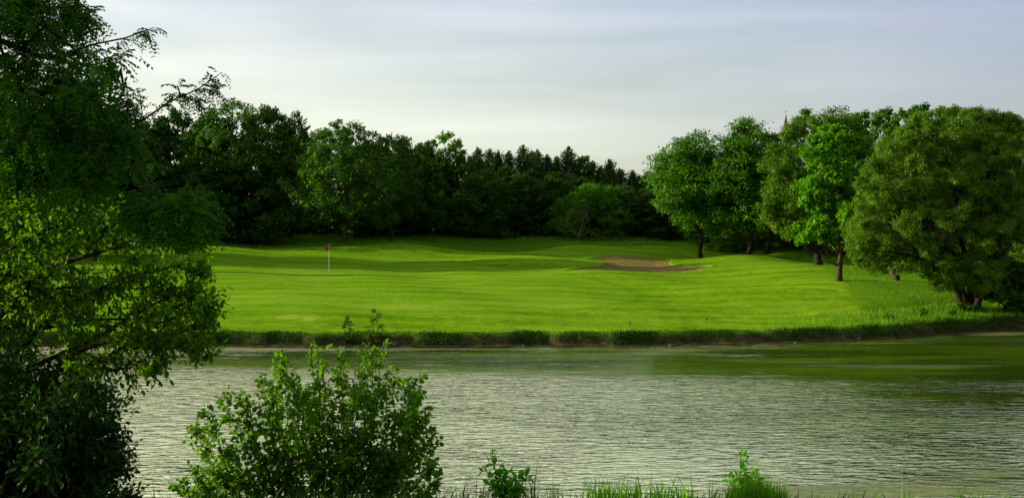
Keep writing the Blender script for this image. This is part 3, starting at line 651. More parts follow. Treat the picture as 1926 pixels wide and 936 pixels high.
sp = link('spire', g.build('church_spire', M_SLATE), ch)
g = Geo()
for i in range(0, 8, 2): tube(g, np.stack([ring(2.33, hb_)[i], ring(1.28, hb_ + 2.2)[i], ring(.07, Hs - .9)[i]]), .045, .03, 4)
link('edge_halo', g.build('church_halo', M_WHITE), sp)  # added pale tubes standing in for a sharpening halo along the spire edges
g = Geo(); tube(g, [(0, 0, Hs - 1.1), (0, 0, Hs)], .06, .03, 6); boxg(g, (0, 0, Hs - .3), (.5, .07, .08)); link('cross', g.build('church_cross', M_SLATE), sp)
g = Geo(); boxg(g, (9.6, 0, 3.6), (14, 8, 8)); link('nave', g.build('church_nave', M_STONE), ch)
g = Geo(); g.add(np.array([[2.4, -4.3, 7.55], [17, -4.3, 7.55], [17, 4.3, 7.55], [2.4, 4.3, 7.55], [2.4, 0, 11.5], [17, 0, 11.5]]), np.array([[0, 1, 5, 4], [2, 3, 4, 5]]), np.array([[1, 2, 5], [3, 0, 4]]))
link('roof', g.build('church_roof', M_SLATE), ch)

# ---- flagstick
M_POLE = simplemat('white_pole', (.6, .62, .55), .5, .3); M_FLAG = simplemat('red_flag', (.25, .010, .005), .7, .2); M_CUP = simplemat('hole', (.01, .01, .01), .9, .1)
fx = atx(618.5, 91.0); fz = gz(fx, 91.0)
fs = empty('flagstick', (fx, 91.0, fz), 'white flagstick with a small limp red flag standing in the green', 'flagstick')
g = Geo(); tube(g, bend((0, 0, -.1), (0, 0, 2.18), 6), .012, .009, 8); link('pole', g.build('pole', M_POLE, True), fs)
nu, nv = 13, 12; u, v = np.meshgrid(np.linspace(0, 1, nu), np.linspace(0, 1, nv))
X = -.01 - .27 * u * (1 - .25 * v) ; Y = .075 * np.sin(u * 9 + v * 1.5) * u ** .5; Z = 2.14 - .40 * v - .10 * u ** 1.5 + .03 * np.sin(u * 7)
ii = (np.arange(nv - 1)[:, None] * nu + np.arange(nu - 1)[None]).ravel()
g = Geo(); g.add(np.stack([X.ravel(), Y.ravel(), Z.ravel()], 1), np.stack([ii, ii + 1, ii + nu + 1, ii + nu], 1)); fo = link('flag', g.build('flag', M_FLAG, True), fs)
md = fo.modifiers.new('thick', 'SOLIDIFY'); md.thickness = .004
g = Geo(); tube(g, [(0, 0, .008), (0, 0, .012)], .054, .054, 16); link('cup', g.build('cup', M_CUP), fs)

# ---- two small birds on the lawn
M_BIRD = simplemat('bird_feathers', (.022, .018, .016), .6, .3, (14, (.04, .03, .022), (1, 1, 1))); M_BEAK = simplemat('beak', (.25, .16, .03), .5, .3)
def bird(px, D, rz, lab):
    x = atx(px, D); e = empty('bird', (x, D, gz(x, D) + .03), lab, 'bird', 'birds on the lawn', rz, (.78, .78, .78))
    ax = [(-.13, .075, .006, .010), (-.085, .10, .014, .018), (-.05, .125, .034, .036), (-.01, .155, .048, .050), (.03, .18, .046, .048), (.055, .205, .032, .034), (.068, .228, .026, .027), (.082, .245, .027, .027), (.098, .252, .02, .02), (.108, .25, .008, .008)]
    n = 12; an = np.linspace(0, 2 * np.pi, n, endpoint=False); V = []
    for xx, zz, ry, rz_ in ax: V.append(np.stack([np.full(n, xx) + np.sin(an) * -rz_ * .35, np.cos(an) * ry, zz + np.sin(an) * rz_], 1))
    Q = [[a * n + i, a * n + (i + 1) % n, a * n + n + (i + 1) % n, a * n + n + i] for a in range(len(ax) - 1) for i in range(n)]
    g = Geo(); g.add(np.concatenate(V), np.array(Q))
    for s in (-1, 1):
        tube(g, [(.0, .018 * s, .12), (-.012, .02 * s, .06), (.0, .02 * s, .0)], .006, .004, 5)
        for t in (-.5, 0, .5): tube(g, [(0, .02 * s, .004), (.03 * math.cos(t), .02 * s + .03 * math.sin(t), .002)], .003, .002, 4)
    link('body', g.build('bird_body', M_BIRD, True), e)
    g = Geo(); tube(g, [(.102, 0, .251), (.125, 0, .246), (.138, 0, .240)], .008, .001, 6); link('beak', g.build('bird_beak', M_BEAK), e)
    for s in (-1, 1):
        g = Geo(); g.add(np.array([[.045, .043 * s, .185], [.01, .056 * s, .12], [-.06, .04 * s, .10], [-.12, .012 * s, .078], [-.05, .045 * s, .15], [.0, .054 * s, .18]]), np.array([[0, 1, 4, 5], [1, 2, 3, 4]]))
        link('wing', g.build('bird_wing', M_BIRD), e)
bird(1185, 55.4, R(150), 'small dark bird on the mown lawn above the bank, left of the other bird')
bird(1330, 56.6, R(60), 'small dark bird on the mown lawn above the bank, right of the other bird')

# ---- small bushes and plants on the far bank
def small_bush(name, label, px, row, D, wpx, hpx, mat, n=9, cat='bush', group=None):
    x = atx(px, D); e = empty(name, (x, D, gz(x, D)), label, cat, group); h = hpx * D / F; w = wpx * D / F
    n += 8; g = Geo(); lb = env_lobes(h, w, h * .05, n, (.14, .24), 'dome'); tw = clump_crown(g, lb, 8, 7, .09, .055); link('foliage', g.build('foliage', mat), e)
    t = Geo()
    for lx, ly, lz, lr in lb: tube(t, bend((0, 0, -.1), (lx, ly, lz), 4, 0, .05), .012, .005, 4)
    link('stem', t.build('stem', BARK_DARK), e)
small_bush('bank_bush', 'small dark bush on the far bank, left of its taller neighbour', 652, 0, 52.75, 26, 56, M_MID, 0)
small_bush('bank_bush', 'taller small dark bush on the far bank, seen above the foreground shrub', 704, 0, 52.75, 34, 66, M_MID, 2)
for i, (px, w, h) in enumerate([(1668, 22, 14), (1738, 16, 22), (1790, 20, 18)]):
    small_bush('meadow_weed', f"leafy weed patch in the rough grass above the right bank, {ORD[i]} from the left", px, 0, 58.5 + i, w, h, M_ROUGH, 5, 'weed', 'weeds on the right bank')

# ---- grasses
def scatter(n, x0, x1, y0, y1):
    x = rng.uniform(x0, x1, n); y = rng.uniform(y0, y1, n); return x, y
def grass(name, P, h, w, mat, lean=.35, wind=(.1, 0), tint=None, kind='stuff'):
    g = Geo(); blades(g, P, h, w, lean, tint=tint, wind=wind); o = link(name, g.build(name, mat)); props(o, kind=kind); return o
def PT3(x, y): return np.stack([x, y, hz_(x, y)], 1)
# far bank face and lip
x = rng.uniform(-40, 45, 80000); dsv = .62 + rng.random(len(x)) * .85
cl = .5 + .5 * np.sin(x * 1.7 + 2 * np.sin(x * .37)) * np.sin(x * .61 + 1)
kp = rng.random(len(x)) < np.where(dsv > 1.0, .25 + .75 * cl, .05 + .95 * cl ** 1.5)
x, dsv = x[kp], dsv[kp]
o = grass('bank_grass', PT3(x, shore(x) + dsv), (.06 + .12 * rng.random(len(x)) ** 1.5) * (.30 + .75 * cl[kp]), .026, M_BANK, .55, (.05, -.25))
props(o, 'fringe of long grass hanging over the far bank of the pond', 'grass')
x = rng.uniform(12, 30, 26000); y = shore(x) + 1.1 + rng.random(len(x)) ** 1.5 * 3.5
k = np.interp(x, [12, 18, 24, 30], [0, .25, .7, 1]) > rng.random(len(x)); x, y = x[k], y[k]
o = grass('tall_bank_grass', PT3(x, y), .14 + .12 * rng.random(len(x)), .022, M_ROUGH, .4); props(o, 'taller grass along the water below the willow', 'grass')
# rough meadow on the right and behind the mounds
x, y = scatter(300000, 10, 42, 54, 112)
px_ = x / y * F + W0 / 2
cr_ = np.interp(px_, [1100, 1250, 1350, 1400, 1480, 1560, 1575, 1600, 1640, 1690, 2000], [114.5, 114.5, 107, 98, 90.5, 82, 76, 67, 59.5, 54, 50])
k = (y > cr_ + .6 * np.sin(x * .8) + rng.normal(size=len(x)) * .9 + .4) & (y > shore(x) + 1.5); x, y, cr_ = x[k], y[k], cr_[k]
o = grass('rough_meadow', PT3(x, y), (.08 + .08 * rng.random(len(x))) * np.clip((y - cr_) / 7, .25, 1) * (1 + .5 * np.sin(x * .9) * np.sin(y * .7)) * .5, .016, M_ROUGH, .45); props(o, 'unmown meadow grass on the right bank beneath the trees', 'grass')
x, y = scatter(150000, -40, 16, 108, 132)
px_ = x / y * F + W0 / 2; cr_ = np.interp(px_, [0, 360, 700, 930, 1100, 1250, 1350], [111, 111, 110.5, 109, 114.5, 114.5, 107]); k = (y > cr_ + .2); x, y = x[k], y[k]
o = grass('shaded_rough', PT3(x, y), .16 + .16 * rng.random(len(x)), .05, M_ROUGH, .45); props(o, 'tall shaded grass between the mounds and the wood', 'grass')

# lip of grass round the bunker
m = len(bp); t_ = rng.random(9000) * m; i_ = t_.astype(int) % m; f_ = (t_ % 1)[:, None]
q_ = bp[i_] * (1 - f_) + bp[(i_ + 1) % m] * f_; c_ = q_ - bp.mean(0); q_ = q_ + unit(c_) * (.03 + .12 * rng.random((9000, 1)))
kq = rng.random(9000) < np.where(q_[:, 1] > 98, .7, .15) * (.6 + .4 * np.sin(q_[:, 0] * 3)); q_ = q_[kq]
o = grass('bunker_lip_grass', PT3(q_[:, 0], q_[:, 1]), .03 + .05 * rng.random(len(q_)), .02, M_ROUGH, .5, (0, -.2)); props(o, 'ragged grass lip round the sand bunker', 'grass')
# stones at the waterline
M_ROCK = simplemat('stone', (.06, .055, .04), .8, .2, (6, (.13, .115, .08), (1, 1, 1)), .6)
for k, px in enumerate([742, 985, 1262, 1498, 1516, 1618]):
    y = shore(atx(px, 52.6)) + rng.uniform(.1, .55); y = float(shore(np.array(atx(px, y)))) + rng.uniform(.1, .5); x = atx(px, y); r = rng.uniform(.05, .10)
    D_ = rdir(1)[0]; th = np.linspace(0, np.pi, 7); ph = np.linspace(0, 2 * np.pi, 10, endpoint=False)
    T_, P_ = np.meshgrid(th, ph, indexing='ij'); V = np.stack([np.sin(T_) * np.cos(P_) * 1.3, np.sin(T_) * np.sin(P_), np.cos(T_) * .6], -1).reshape(-1, 3)
    V = V * (1 + .16 * np.sin(V @ (D_ * 5) + k))[:, None] * r; a_ = np.arange(6)[:, None] * 10; b_ = np.arange(10)[None]
    g = Geo(); g.add(V, np.stack([a_ + b_, a_ + (b_ + 1) % 10, a_ + 10 + (b_ + 1) % 10, a_ + 10 + b_], -1).reshape(-1, 4)); o = link('stone', g.build('stone', M_ROCK)); o.location = (x, y, gz(x, y) + r * .2); o.rotation_euler = (0, 0, rng.random() * 6)
    props(o, 'small dull stone lying in the mud of the far waterline', 'stone', 'stones along the far waterline')

# ================================================================== near bank: foreground plants
def fronds(g, P, D, length, nl, LL, LW, droop=.5, tint=None):
    """pinnate leaves: P (n,3) roots, D (n,3) directions"""
    n = len(P); D = unit(D); side = unit(np.cross(D, np.array([0, 0, 1.0])) + rng.normal(size=(n, 3)) * .25)
    up = np.cross(side, D); Ls = length * (.7 + .6 * rng.random(n)); tt = rng.random(n) if tint is None else tint
    for k in range(nl):
        f = .12 + .88 * (k + .5) / nl
        c = P + D * (Ls * f)[:, None]; c[:, 2] -= droop * Ls * f ** 2
        dn = D.copy(); dn[:, 2] -= droop * 2 * f; dn = unit(dn)
        for s in (-1, 1):
            ax = side * s + dn * .55 + rng.normal(size=(n, 3)) * .16; ax[:, 2] -= .25
            leaves(g, c, ax, up + rng.normal(size=(n, 3)) * .3, LL * (1 - .3 * abs(f - .5)), LW, .15, np.clip(tt + .1 * rng.normal(size=n), 0, 1))
def spray(g, t, a, b, nl, L, Wd, r=.004, hang=.5, shape='oval', off=.02, tb=.5):
    """a twig with alternate leaves"""
    P = bend(a, b, 5, rng.normal() * .02, .05)
    if t is not None: tube(t, P, r, r * .4, 4)
    s = np.linspace(.12, 1, nl) ; idx = s * 4; i = np.minimum(idx.astype(int), 3); C = P[i] + (P[i + 1] - P[i]) * (idx - i)[:, None]
    dr = unit(np.array(P[-1]) - np.array(P[0])); ax = dr * .6 + rng.normal(size=(nl, 3)) * .8; ax[:, 2] -= hang
    C = C + unit(ax) * off
    N_ = rng.normal(size=(nl, 3)) * .55 + np.array([0, 0, .8]); leaves(g, C, ax, N_, L, Wd, .25, np.clip(tb + .25 * rng.normal(size=nl), 0, 1), shape)
def wpath(pts, D): 
    P = np.array([at(p[0], p[1], D + (p[2] if len(p) > 2 else 0)) for p in pts]); m = len(P)
    tt = np.linspace(0, m - 1, (m - 1) * 4 + 1); return np.stack([np.interp(tt, range(m), P[:, k]) for k in range(3)], 1)

# --- dark locust overhead at left
DA = 9.5
locA = np.array((atx(-520, DA + .6), DA + .6, gz(atx(-520, DA + .6), DA + .6)))
eA = empty('locust_tree', locA, 'dark feathery-leaved tree filling the top left corner, closest to the viewer', 'tree')
polyA = [(-1250,-900),(-200,-900),(60,-260),(130,-60),(185,-10),(205,70),(262,85),(272,150),(250,215),(285,270),(300,340),(385,372),(405,425),(330,440),(265,405),(215,385),(170,440),(60,400),(0,380),(-120,480),(-500,540),(-1250,300)]
lbA = fill_outline(polyA, DA, 1.3, 230, (38, 75))
vis = fill_outline([(-60,-40),(150,-40),(190,20),(215,90),(262,100),(268,170),(250,215),(280,290),(300,350),(250,390),(100,390),(-60,350)], DA, 1.0, 60, (26, 50))
drp = fill_outline([(215,365),(290,345),(350,350),(400,372),(418,425),(385,440),(330,440),(260,440)], DA - .6, .35, 16, (18, 32))
gA = Geo(); tA = Geo()
topA = at(-480, -760, DA + .6)
PA = bend(locA - np.array([0, 0, .3]), topA, 9, 0, .02); tube(tA, PA, .17, .05, 10, .05)
tube(tA, [locA - [0, 0, .25], locA + [0, 0, .4]], .27, .18, 10)
for lb_, k in ((lbA, 9), (vis, 11), (drp, 13)):
    for lx, ly, lz, lr in lb_:
        c = np.array([lx, ly, lz]); d = rdir(k); d[:, 2] *= .7; tw = c + d * lr * (.5 + .6 * rng.random((k, 1)))
        for q in tw: tube(tA, bend(c, q, 3, 0, .05), .006, .003, 3)
        m = 6; P = np.repeat(tw, m, 0) + (np.repeat(c[None], k * m, 0) - np.repeat(tw, m, 0)) * rng.random((k * m, 1)) * .7
        Dd = np.repeat(d, m, 0) * .7 + rng.normal(size=(k * m, 3)) * .6; Dd[:, 2] -= .25
        fronds(gA, P, Dd, .17, 6, .042, .017, .45)
main = [[(-480,-300,.6),(-200,-100),(30,30),(90,70)], [(-490,0,.6),(-200,130),(60,175),(180,160),(215,150)], [(-500,150,.6),(-150,290),(90,330),(230,350),(300,365),(385,385)], [(-490,-150,.6),(-100,40),(90,110),(170,100)], [(-500,350,.6),(-250,420),(-60,350),(110,270)]]
for i, b in enumerate(main):
    P = wpath(b, DA); tube(tA, P, .075 if i < 3 else .05, .003, 7, .03)
lk = np.concatenate([wpath(b, DA) for b in main] + [PA])
for lx, ly, lz, lr in np.concatenate([lbA, vis, drp]):
    q = np.array([lx, ly, lz]); dd = np.linalg.norm(lk - q, axis=1) + (lk[:, 0] > lx) * .4; j = int(np.argmin(dd)); tube(tA, bend(lk[j], q, 5, .03, .06), .016, .006, 4)
# the two sprigs against the sky
for b in ([(190,260),(275,222),(318,192),(345,180),(372,168),(398,150),(418,136)], [(110,110),(170,85),(235,72),(262,62),(290,52)], [(250,250),(268,215),(262,175)], [(345,180),(362,188),(372,182)], [(340,182),(333,160)], [(386,160),(412,168)]):
    P = wpath([(a, c_) for a, c_ in b], DA - .2); tube(tA, P, .010, .003, 5)
    n_ = len(P) * 2; s = rng.random(n_) ** .8 * (len(P) - 1); i = np.minimum(s.astype(int), len(P) - 2); C = P[i] + (P[i + 1] - P[i]) * (s - i)[:, None]
    s2 = C[:, 0] > atx(300 if b[0][0] in (190, 345, 340, 386) else 230, DA)
    C = C[s2] if s2.any() else C
    Dd = rng.normal(size=(len(C), 3)) * .7 + unit(P[-1] - P[0]) * .5; Dd[:, 2] -= .3
    fronds(gA, C, Dd, .13, 7, .036, .012, .5)
link('crown', gA.build('locust_crown', M_LOCUST, off=locA), eA); link('trunk', tA.build('locust_trunk', BARK_DARK, True, off=locA), eA)

# --- box elder under it, long arching boughs
DB = 11.0
locB = np.array((atx(-150, DB), DB, gz(atx(-150, DB), DB)))
eB = empty('box_elder', locB, 'light green leafy tree with long arching boughs reaching over the pond from the left', 'tree')
gB = Geo(); tB = Geo()
boughs = [[(-150,1010),(-60,850),(60,690),(170,640),(240,600),(310,560),(350,545)], [(-150,1000),(0,780),(100,720),(180,680),(240,655),(330,655),(395,672)], [(-150,990),(-20,740),(70,620),(150,560),(240,520),(330,500),(380,520)],
          [(-140,980),(-60,700),(20,560),(100,500),(200,470),(300,450),(350,470)], [(-150,900),(-110,650),(-60,500),(0,430),(60,380),(110,350)], [(150,660),(230,630),(290,610),(350,590),(405,575)], [(170,690),(250,640),(330,628),(400,602)],
          [(-150,900),(-80,600),(0,480),(90,430),(180,410),(230,420)], [(70,620),(160,600),(260,600),(330,580),(365,560)], [(100,710),(180,700),(250,690),(300,680)], [(20,560),(120,540),(210,545),(300,540)], [(-60,500),(30,520),(100,560),(140,600)], [(-200,800),(-180,600),(-140,450),(-60,390),(20,370)]]
for bi, b in enumerate(boughs):
    P = wpath([(q[0], q[1], rng.normal() * .12 + (-.4 if bi % 2 else .25)) for q in b], DB); tube(tB, P, .038 if bi < 5 else .02, .005, 6, .03)
    m = len(P)
    nt_ = 66 if bi < 5 else 46
    for k in range(nt_):
        s = (.22 + .78 * rng.random() ** .8) * (m - 1); i = min(int(s), m - 2); c = P[i] + (P[i + 1] - P[i]) * (s - i); fr = s / (m - 1)
        d = rdir(1)[0] * np.array([1, 1.2, .9]) + unit(P[-1] - P[0]) * .8 + np.array([0, 0, .1]); ln = (.42 - .24 * fr) * (.6 + .8 * rng.random())
        spray(gB, tB, c, c + unit(d) * ln, 14, .054, .025, .004, .55)
fillB = fill_outline([(-400,380),(-60,350),(60,370),(170,440),(230,440),(330,470),(370,520),(300,560),(230,640),(150,700),(40,740),(-100,800),(-400,800)], DB + .5, .8, 110, (30, 55))
fillB = np.concatenate([fillB, fill_outline([(-120,420),(40,430),(110,520),(60,660),(-120,700)], DB + 1.2, .5, 40, (28, 48))])
for lx, ly, lz, lr in fillB:
    c = np.array([lx, ly, lz])
    for q in rdir(15): spray(gB, tB, c, c + q * lr * 1.15, 11, .055, .026, .004, .4)
lk = np.concatenate([wpath(b, DB) for b in boughs[:5]])
for lx, ly, lz, lr in fillB:
    q = np.array([lx, ly, lz]); j = int(np.argmin(np.linalg.norm(lk - q, axis=1))); tube(tB, bend(lk[j], q, 4, .02, .05), .012, .004, 4)
tube(tB, bend(locB - [0, 0, .3], at(-150, 640, DB), 7, 0, .02), .11, .05, 9)
link('crown', gB.build('elder_crown', M_ELDER, off=locB), eB); link('trunk', tB.build('elder_trunk', BARK_DARK, True, off=locB), eB)

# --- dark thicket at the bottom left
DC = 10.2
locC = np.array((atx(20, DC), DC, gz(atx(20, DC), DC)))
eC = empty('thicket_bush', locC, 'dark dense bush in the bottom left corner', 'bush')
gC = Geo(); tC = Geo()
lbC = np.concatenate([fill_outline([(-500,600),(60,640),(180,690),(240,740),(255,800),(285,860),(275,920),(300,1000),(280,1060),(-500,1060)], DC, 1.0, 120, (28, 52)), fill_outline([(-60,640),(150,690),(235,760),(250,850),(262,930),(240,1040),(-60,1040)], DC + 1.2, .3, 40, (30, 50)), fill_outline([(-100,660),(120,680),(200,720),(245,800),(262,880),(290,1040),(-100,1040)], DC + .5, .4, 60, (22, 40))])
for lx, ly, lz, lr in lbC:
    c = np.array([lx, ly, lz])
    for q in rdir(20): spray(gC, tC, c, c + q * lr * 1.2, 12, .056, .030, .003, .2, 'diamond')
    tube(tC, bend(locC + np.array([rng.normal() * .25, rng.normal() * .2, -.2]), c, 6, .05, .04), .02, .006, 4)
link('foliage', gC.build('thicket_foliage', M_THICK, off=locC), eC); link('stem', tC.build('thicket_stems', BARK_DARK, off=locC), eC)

# --- the round-leaved shrub in the middle foreground
DS = 12.4
locS = np.array((atx(612, DS), DS, gz(atx(612, DS), DS)))
eS = empty('foreground_shrub', locS, 'round-leaved green shrub with many upright stems in front of the pond', 'shrub')
gS = Geo()
tips = [(362,872),(378,800),(392,770),(428,742),(462,735),(498,698),(512,720),(530,664),(556,690),(586,650),(604,655),(640,662),(668,690),(690,650),(704,664),(722,640),(735,690),(768,712),(784,705),(796,760),(806,800),(812,845),(818,890),(640,700),(575,720),(475,790),(430,830),(400,860),(700,720),(750,760),(770,800),(760,850),(345,905),(500,800),(620,760),(690,780),(560,800),(640,830),(720,850),(450,880),(540,880),(370,920),(800,930),(600,700),(520,740),(580,760),(680,700),(780,740)]
for i, (px, py) in enumerate(tips):
    dz = rng.normal() * .35; dz = float(np.clip(dz, -.7, .7))
    b0 = locS + np.array([(px - 612) / F * DS * .25 + rng.normal() * .08, dz * .3, -.15]); tip = at(px, py + 6, DS + dz)
    P = bend(b0, tip, 9, 0, .018); P[:, 0] += np.sin(np.linspace(0, np.pi, 9)) * (px - 612) / F * DS * .16
    st = Geo(); tube(st, P, .011, .003, 6)
    ln0 = np.linalg.norm(tip - b0)
    for k in range(int(22 * ln0 ** .5 + 9)):
        s = (.22 + .78 * rng.random()) * 8; j = min(int(s), 7); c = P[j] + (P[j + 1] - P[j]) * (s - j); fr = s / 8
        d = rdir(1)[0] * np.array([1, 1, .5]) + np.array([(px - 612) / 300, 0, .55]); ln = (.30 - .20 * fr) * (.5 + .8 * rng.random())
        spray(gS, st, c, c + unit(d) * ln, 9, .048, .041, .003, .1, 'oval', .02, .25 + .5 * fr)
    link('stem', st.build('shrub_stem', BARK, off=locS), eS)
link('foliage', gS.build('shrub_foliage', M_SHRUB, off=locS), eS)

# --- sapling and leafy weed among the grass
def sapling(name, lab, px, tops, D, n, L, mat):
    loc = np.array((atx(px, D), D, gz(atx(px, D), D))); e = empty(name, loc, lab, 'plant'); g = Geo(); t = Geo()
    for a, b in tops:
        P = bend(loc - [0, 0, .05], at(a, b, D + rng.normal() * .08), 7, .03, .02); tube(t, P, .007, .002, 5)
        for k in range(n):
            s = (.45 + .55 * rng.random()) * 6; j = min(int(s), 5); c = P[j] + (P[j + 1] - P[j]) * (s - j)
            spray(g, t, c, c + unit(rdir(1)[0] + [0, 0, .3]) * .08, 5, L, L * .5, .002, .3, 'oval', .012)
    link('foliage', g.build('foliage', mat, off=loc), e); link('stem', t.build('stem', BARK, off=loc), e)
sapling('sapling', 'bright green little sapling leaning over the near edge of the pond', 948, [(930,862),(922,880),(950,885),(965,895),(990,888),(975,900),(940,910)], 12.2, 8, .072, M_SAPL)
sapling('leafy_weed', 'leafy upright weed growing out of the bright grass clump', 1400, [(1392,862),(1400,880),(1425,895),(1378,895),(1410,885)], 12.2, 6, .065, M_SAPL)
# --- near grasses
def near(pxa, pxb, n, Da=11.6, Db=13.2):
    p = rng.uniform(pxa, pxb, n); D = rng.uniform(Da, Db, n); x = (p - W0 / 2) / F * D
    return np.stack([x, D, hz_(x, D) - .02], 1)
def tuft(name, lab, cat, P, h, w, mat, lean, wind=(.1, 0), kind=None):
    c = P.mean(0); g = Geo(); blades(g, P - c, h, w, lean, .3, wind=wind); o = link(name, g.build(name, mat)); o.location = [float(a) for a in c]; props(o, lab, cat, kind=kind)
rn = lambda a, b, n: rng.uniform(a, b, n)
P = near(1372, 1488, 1500, 11.9, 12.7); q = (P[:, 0] / P[:, 1] * F + W0 / 2 - 1425) / 62
tuft('grass_clump', 'tall bright green grass clump at the bottom edge, right of centre', 'grass clump', P, .40 * (1 - .45 * q ** 2), .011, M_BLADE, .22, (-.02, 0))
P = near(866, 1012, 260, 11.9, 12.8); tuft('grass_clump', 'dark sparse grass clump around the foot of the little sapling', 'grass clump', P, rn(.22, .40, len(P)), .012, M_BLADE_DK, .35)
P = near(1108, 1312, 420, 11.9, 12.9); tuft('grass_clump', 'wide bright clump of pointed grass left of the tallest grass clump', 'grass clump', P, rn(.20, .36, len(P)), .013, M_BLADE, .3, (-.05, 0))
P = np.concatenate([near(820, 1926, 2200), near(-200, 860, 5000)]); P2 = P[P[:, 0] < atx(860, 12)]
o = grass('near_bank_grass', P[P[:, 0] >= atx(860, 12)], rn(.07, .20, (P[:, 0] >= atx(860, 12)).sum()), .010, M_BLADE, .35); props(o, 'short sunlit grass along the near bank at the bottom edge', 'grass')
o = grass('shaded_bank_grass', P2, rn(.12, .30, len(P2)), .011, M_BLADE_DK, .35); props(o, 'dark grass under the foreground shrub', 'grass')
for pa, pb, n, h in ((1585, 1660, 60, .26), (1700, 1730, 12, .30), (1800, 1926, 110, .22), (1030, 1050, 14, .3), (1330, 1350, 10, .24), (1515, 1560, 25, .22)):
    P = near(pa, pb, n, 12, 12.6); tuft('grass_tuft', f"{'broad' if pb - pa > 60 else 'small'} low tuft of grass at the bottom edge " + {1585: 'right of the tall grass clump', 1700: 'below the algae, a few thin blades', 1800: 'in the bottom right corner', 1030: 'between the sapling and the wide clump', 1330: 'just left of the tallest clump', 1515: 'just right of the tallest clump'}[pa], 'grass tuft', P, rn(h * .8, h * 1.5, n), .011, M_BLADE, .35)
for a_, b_, s_ in ((60, 200, 1), ):
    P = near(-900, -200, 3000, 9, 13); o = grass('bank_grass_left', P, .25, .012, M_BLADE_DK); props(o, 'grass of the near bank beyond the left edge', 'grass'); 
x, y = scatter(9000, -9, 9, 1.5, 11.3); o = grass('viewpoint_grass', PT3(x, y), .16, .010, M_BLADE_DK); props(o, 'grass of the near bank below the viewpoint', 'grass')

# ------------------------------------------------------------------ light, sky, camera
SUN_EL, SUN_BACK = R(14), R(10)      # sun to the left, a little beyond the scene
sd_ = np.array([-math.cos(SUN_BACK) * math.cos(SUN_EL), math.sin(SUN_BACK) * math.cos(SUN_EL), math.sin(SUN_EL)])
sl = bpy.data.lights.new('sun', 'SUN'); sl.energy = 5.0; sl.angle = R(.53); sl.color = (1, .87, .60)
so = bpy.data.objects.new('sun', sl); COL.objects.link(so)
import mathutils
so.rotation_euler = mathutils.Vector((-sd_[0], -sd_[1], -sd_[2])).to_track_quat('-Z', 'Y').to_euler()
w = bpy.data.worlds.new("World"); scn.world = w; w.use_nodes = True
nt = w.node_tree; N = nt.nodes; L = nt.links; N.clear()
out = N.new('ShaderNodeOutputWorld'); bg = N.new('ShaderNodeBackground'); bg.inputs[1].default_value = .08
sky = N.new('ShaderNodeTexSky'); sky.sky_type = 'NISHITA'; sky.sun_disc = False
sky.sun_elevation = SUN_EL; sky.sun_rotation = math.atan2(sd_[0], sd_[1]); sky.dust_density = 2.0; sky.air_density = 1.0; sky.ozone_density = 1.5
tc = N.new('ShaderNodeTexCoord')
def vmath(op, a, b):
    x = N.new('ShaderNodeVectorMath'); x.operation = op
    for i, q in enumerate((a, b)):
        if isinstance(q, tuple): x.inputs[i].default_value = q
        else: L.new(q, x.inputs[i])
    return x
def cloudnoise(sc, st, det, dist=0):
    mp = N.new('ShaderNodeMapping'); mp.inputs['Scale'].default_value = st; mp.inputs['Rotation'].default_value = (0, R(4), 0)
    n = N.new('ShaderNodeTexNoise'); n.inputs['Scale'].default_value = sc; n.inputs['Detail'].default_value = det; n.inputs['Distortion'].default_value = dist
    L.new(tc.outputs['Generated'], mp.inputs[0]); L.new(mp.outputs[0], n.inputs['Vector']); return n.outputs[0]
n1 = cloudnoise(3.0, (1, 1, 7), 5, .3)
mr = N.new('ShaderNodeMapRange'); mr.inputs[1].default_value = .35; mr.inputs[2].default_value = .68; mr.inputs[3].default_value = .55; mr.inputs[4].default_value = .95
L.new(n1, mr.inputs[0])
# thin high cloud: brighter towards the sun
dt = vmath('DOT_PRODUCT', tc.outputs['Generated'], tuple(float(a) for a in sd_))
cr = N.new('ShaderNodeValToRGB'); e = cr.color_ramp.elements
mr2 = N.new('ShaderNodeMapRange'); mr2.inputs[1].default_value = -.3; mr2.inputs[2].default_value = 1.0; L.new(dt.outputs['Value'], mr2.inputs[0])
e[0].position = 0; e[0].color = (.30, .33, .42, 1); e[1].position = 1; e[1].color = (1.05, 1.02, .84, 1)
q = e.new(.45); q.color = (.62, .66, .62, 1)
L.new(mr2.outputs[0], cr.inputs[0])
sc_ = N.new('ShaderNodeMix'); sc_.data_type = 'RGBA'; sc_.blend_type = 'MULTIPLY'; sc_.inputs[0].default_value = 1; sc_.inputs[7].default_value = (CL := 9.0, CL, CL, 1)
sx = N.new('ShaderNodeSeparateXYZ'); L.new(tc.outputs['Generated'], sx.inputs[0])
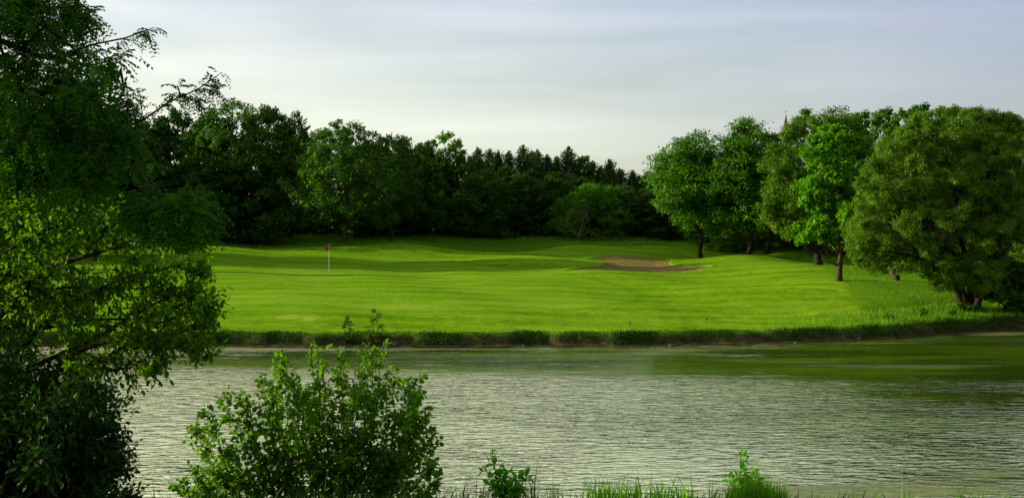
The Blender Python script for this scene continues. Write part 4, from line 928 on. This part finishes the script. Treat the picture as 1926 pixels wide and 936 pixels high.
el = N.new('ShaderNodeValToRGB'); e2 = el.color_ramp.elements; e2[0].position = .02; e2[0].color = (1.03, 1.01, .82, 1); e2[1].position = .21; e2[1].color = (.75, .77, .98, 1); q1 = e2.new(.32); q1.color = (1.35, 1.32, 1.12, 1); q2 = e2.new(.5); q2.color = (1.2, 1.2, 1.1, 1); q3 = e2.new(.75); q3.color = (.6, .63, .75, 1); L.new(sx.outputs[2], el.inputs[0])
n2 = cloudnoise(2.2, (1, 1, 11), 7, .8)
sr = N.new('ShaderNodeMapRange'); sr.inputs[1].default_value = .36; sr.inputs[2].default_value = .66; sr.inputs[3].default_value = .955; sr.inputs[4].default_value = 1.07; L.new(n2, sr.inputs[0])
cm = N.new('ShaderNodeMix'); cm.data_type = 'RGBA'; cm.blend_type = 'MULTIPLY'; cm.inputs[0].default_value = 1; L.new(cr.outputs[0], cm.inputs[6]); L.new(el.outputs[0], cm.inputs[7])
vs = N.new('ShaderNodeVectorMath'); vs.operation = 'SCALE'; L.new(cm.outputs[2], vs.inputs[0]); L.new(sr.outputs[0], vs.inputs['Scale']); L.new(vs.outputs[0], sc_.inputs[6])
mx = N.new('ShaderNodeMix'); mx.data_type = 'RGBA'; L.new(mr.outputs[0], mx.inputs[0]); L.new(sky.outputs[0], mx.inputs[6]); L.new(sc_.outputs[2], mx.inputs[7])
L.new(mx.outputs[2], bg.inputs[0]); L.new(bg.outputs[0], out.inputs[0])

cam = bpy.data.cameras.new('camera'); co = bpy.data.objects.new('camera', cam); COL.objects.link(co)
co.location = (0, 0, CAMZ); co.rotation_euler = (math.pi / 2 - PT, 0, 0)
cam.sensor_fit = 'HORIZONTAL'; cam.sensor_width = 36; cam.lens = 36 * F / W0; cam.clip_start = .1; cam.clip_end = 6000
scn.camera = co
scn.render.engine = 'CYCLES'
scn.view_settings.view_transform = 'Standard'; scn.view_settings.look = 'None'; scn.view_settings.gamma = 1
scn.view_settings.exposure = 1.1
scn.cycles.max_bounces = 6; scn.cycles.diffuse_bounces = 2; scn.cycles.glossy_bounces = 3; scn.cycles.transmission_bounces = 3; scn.cycles.transparent_max_bounces = 4
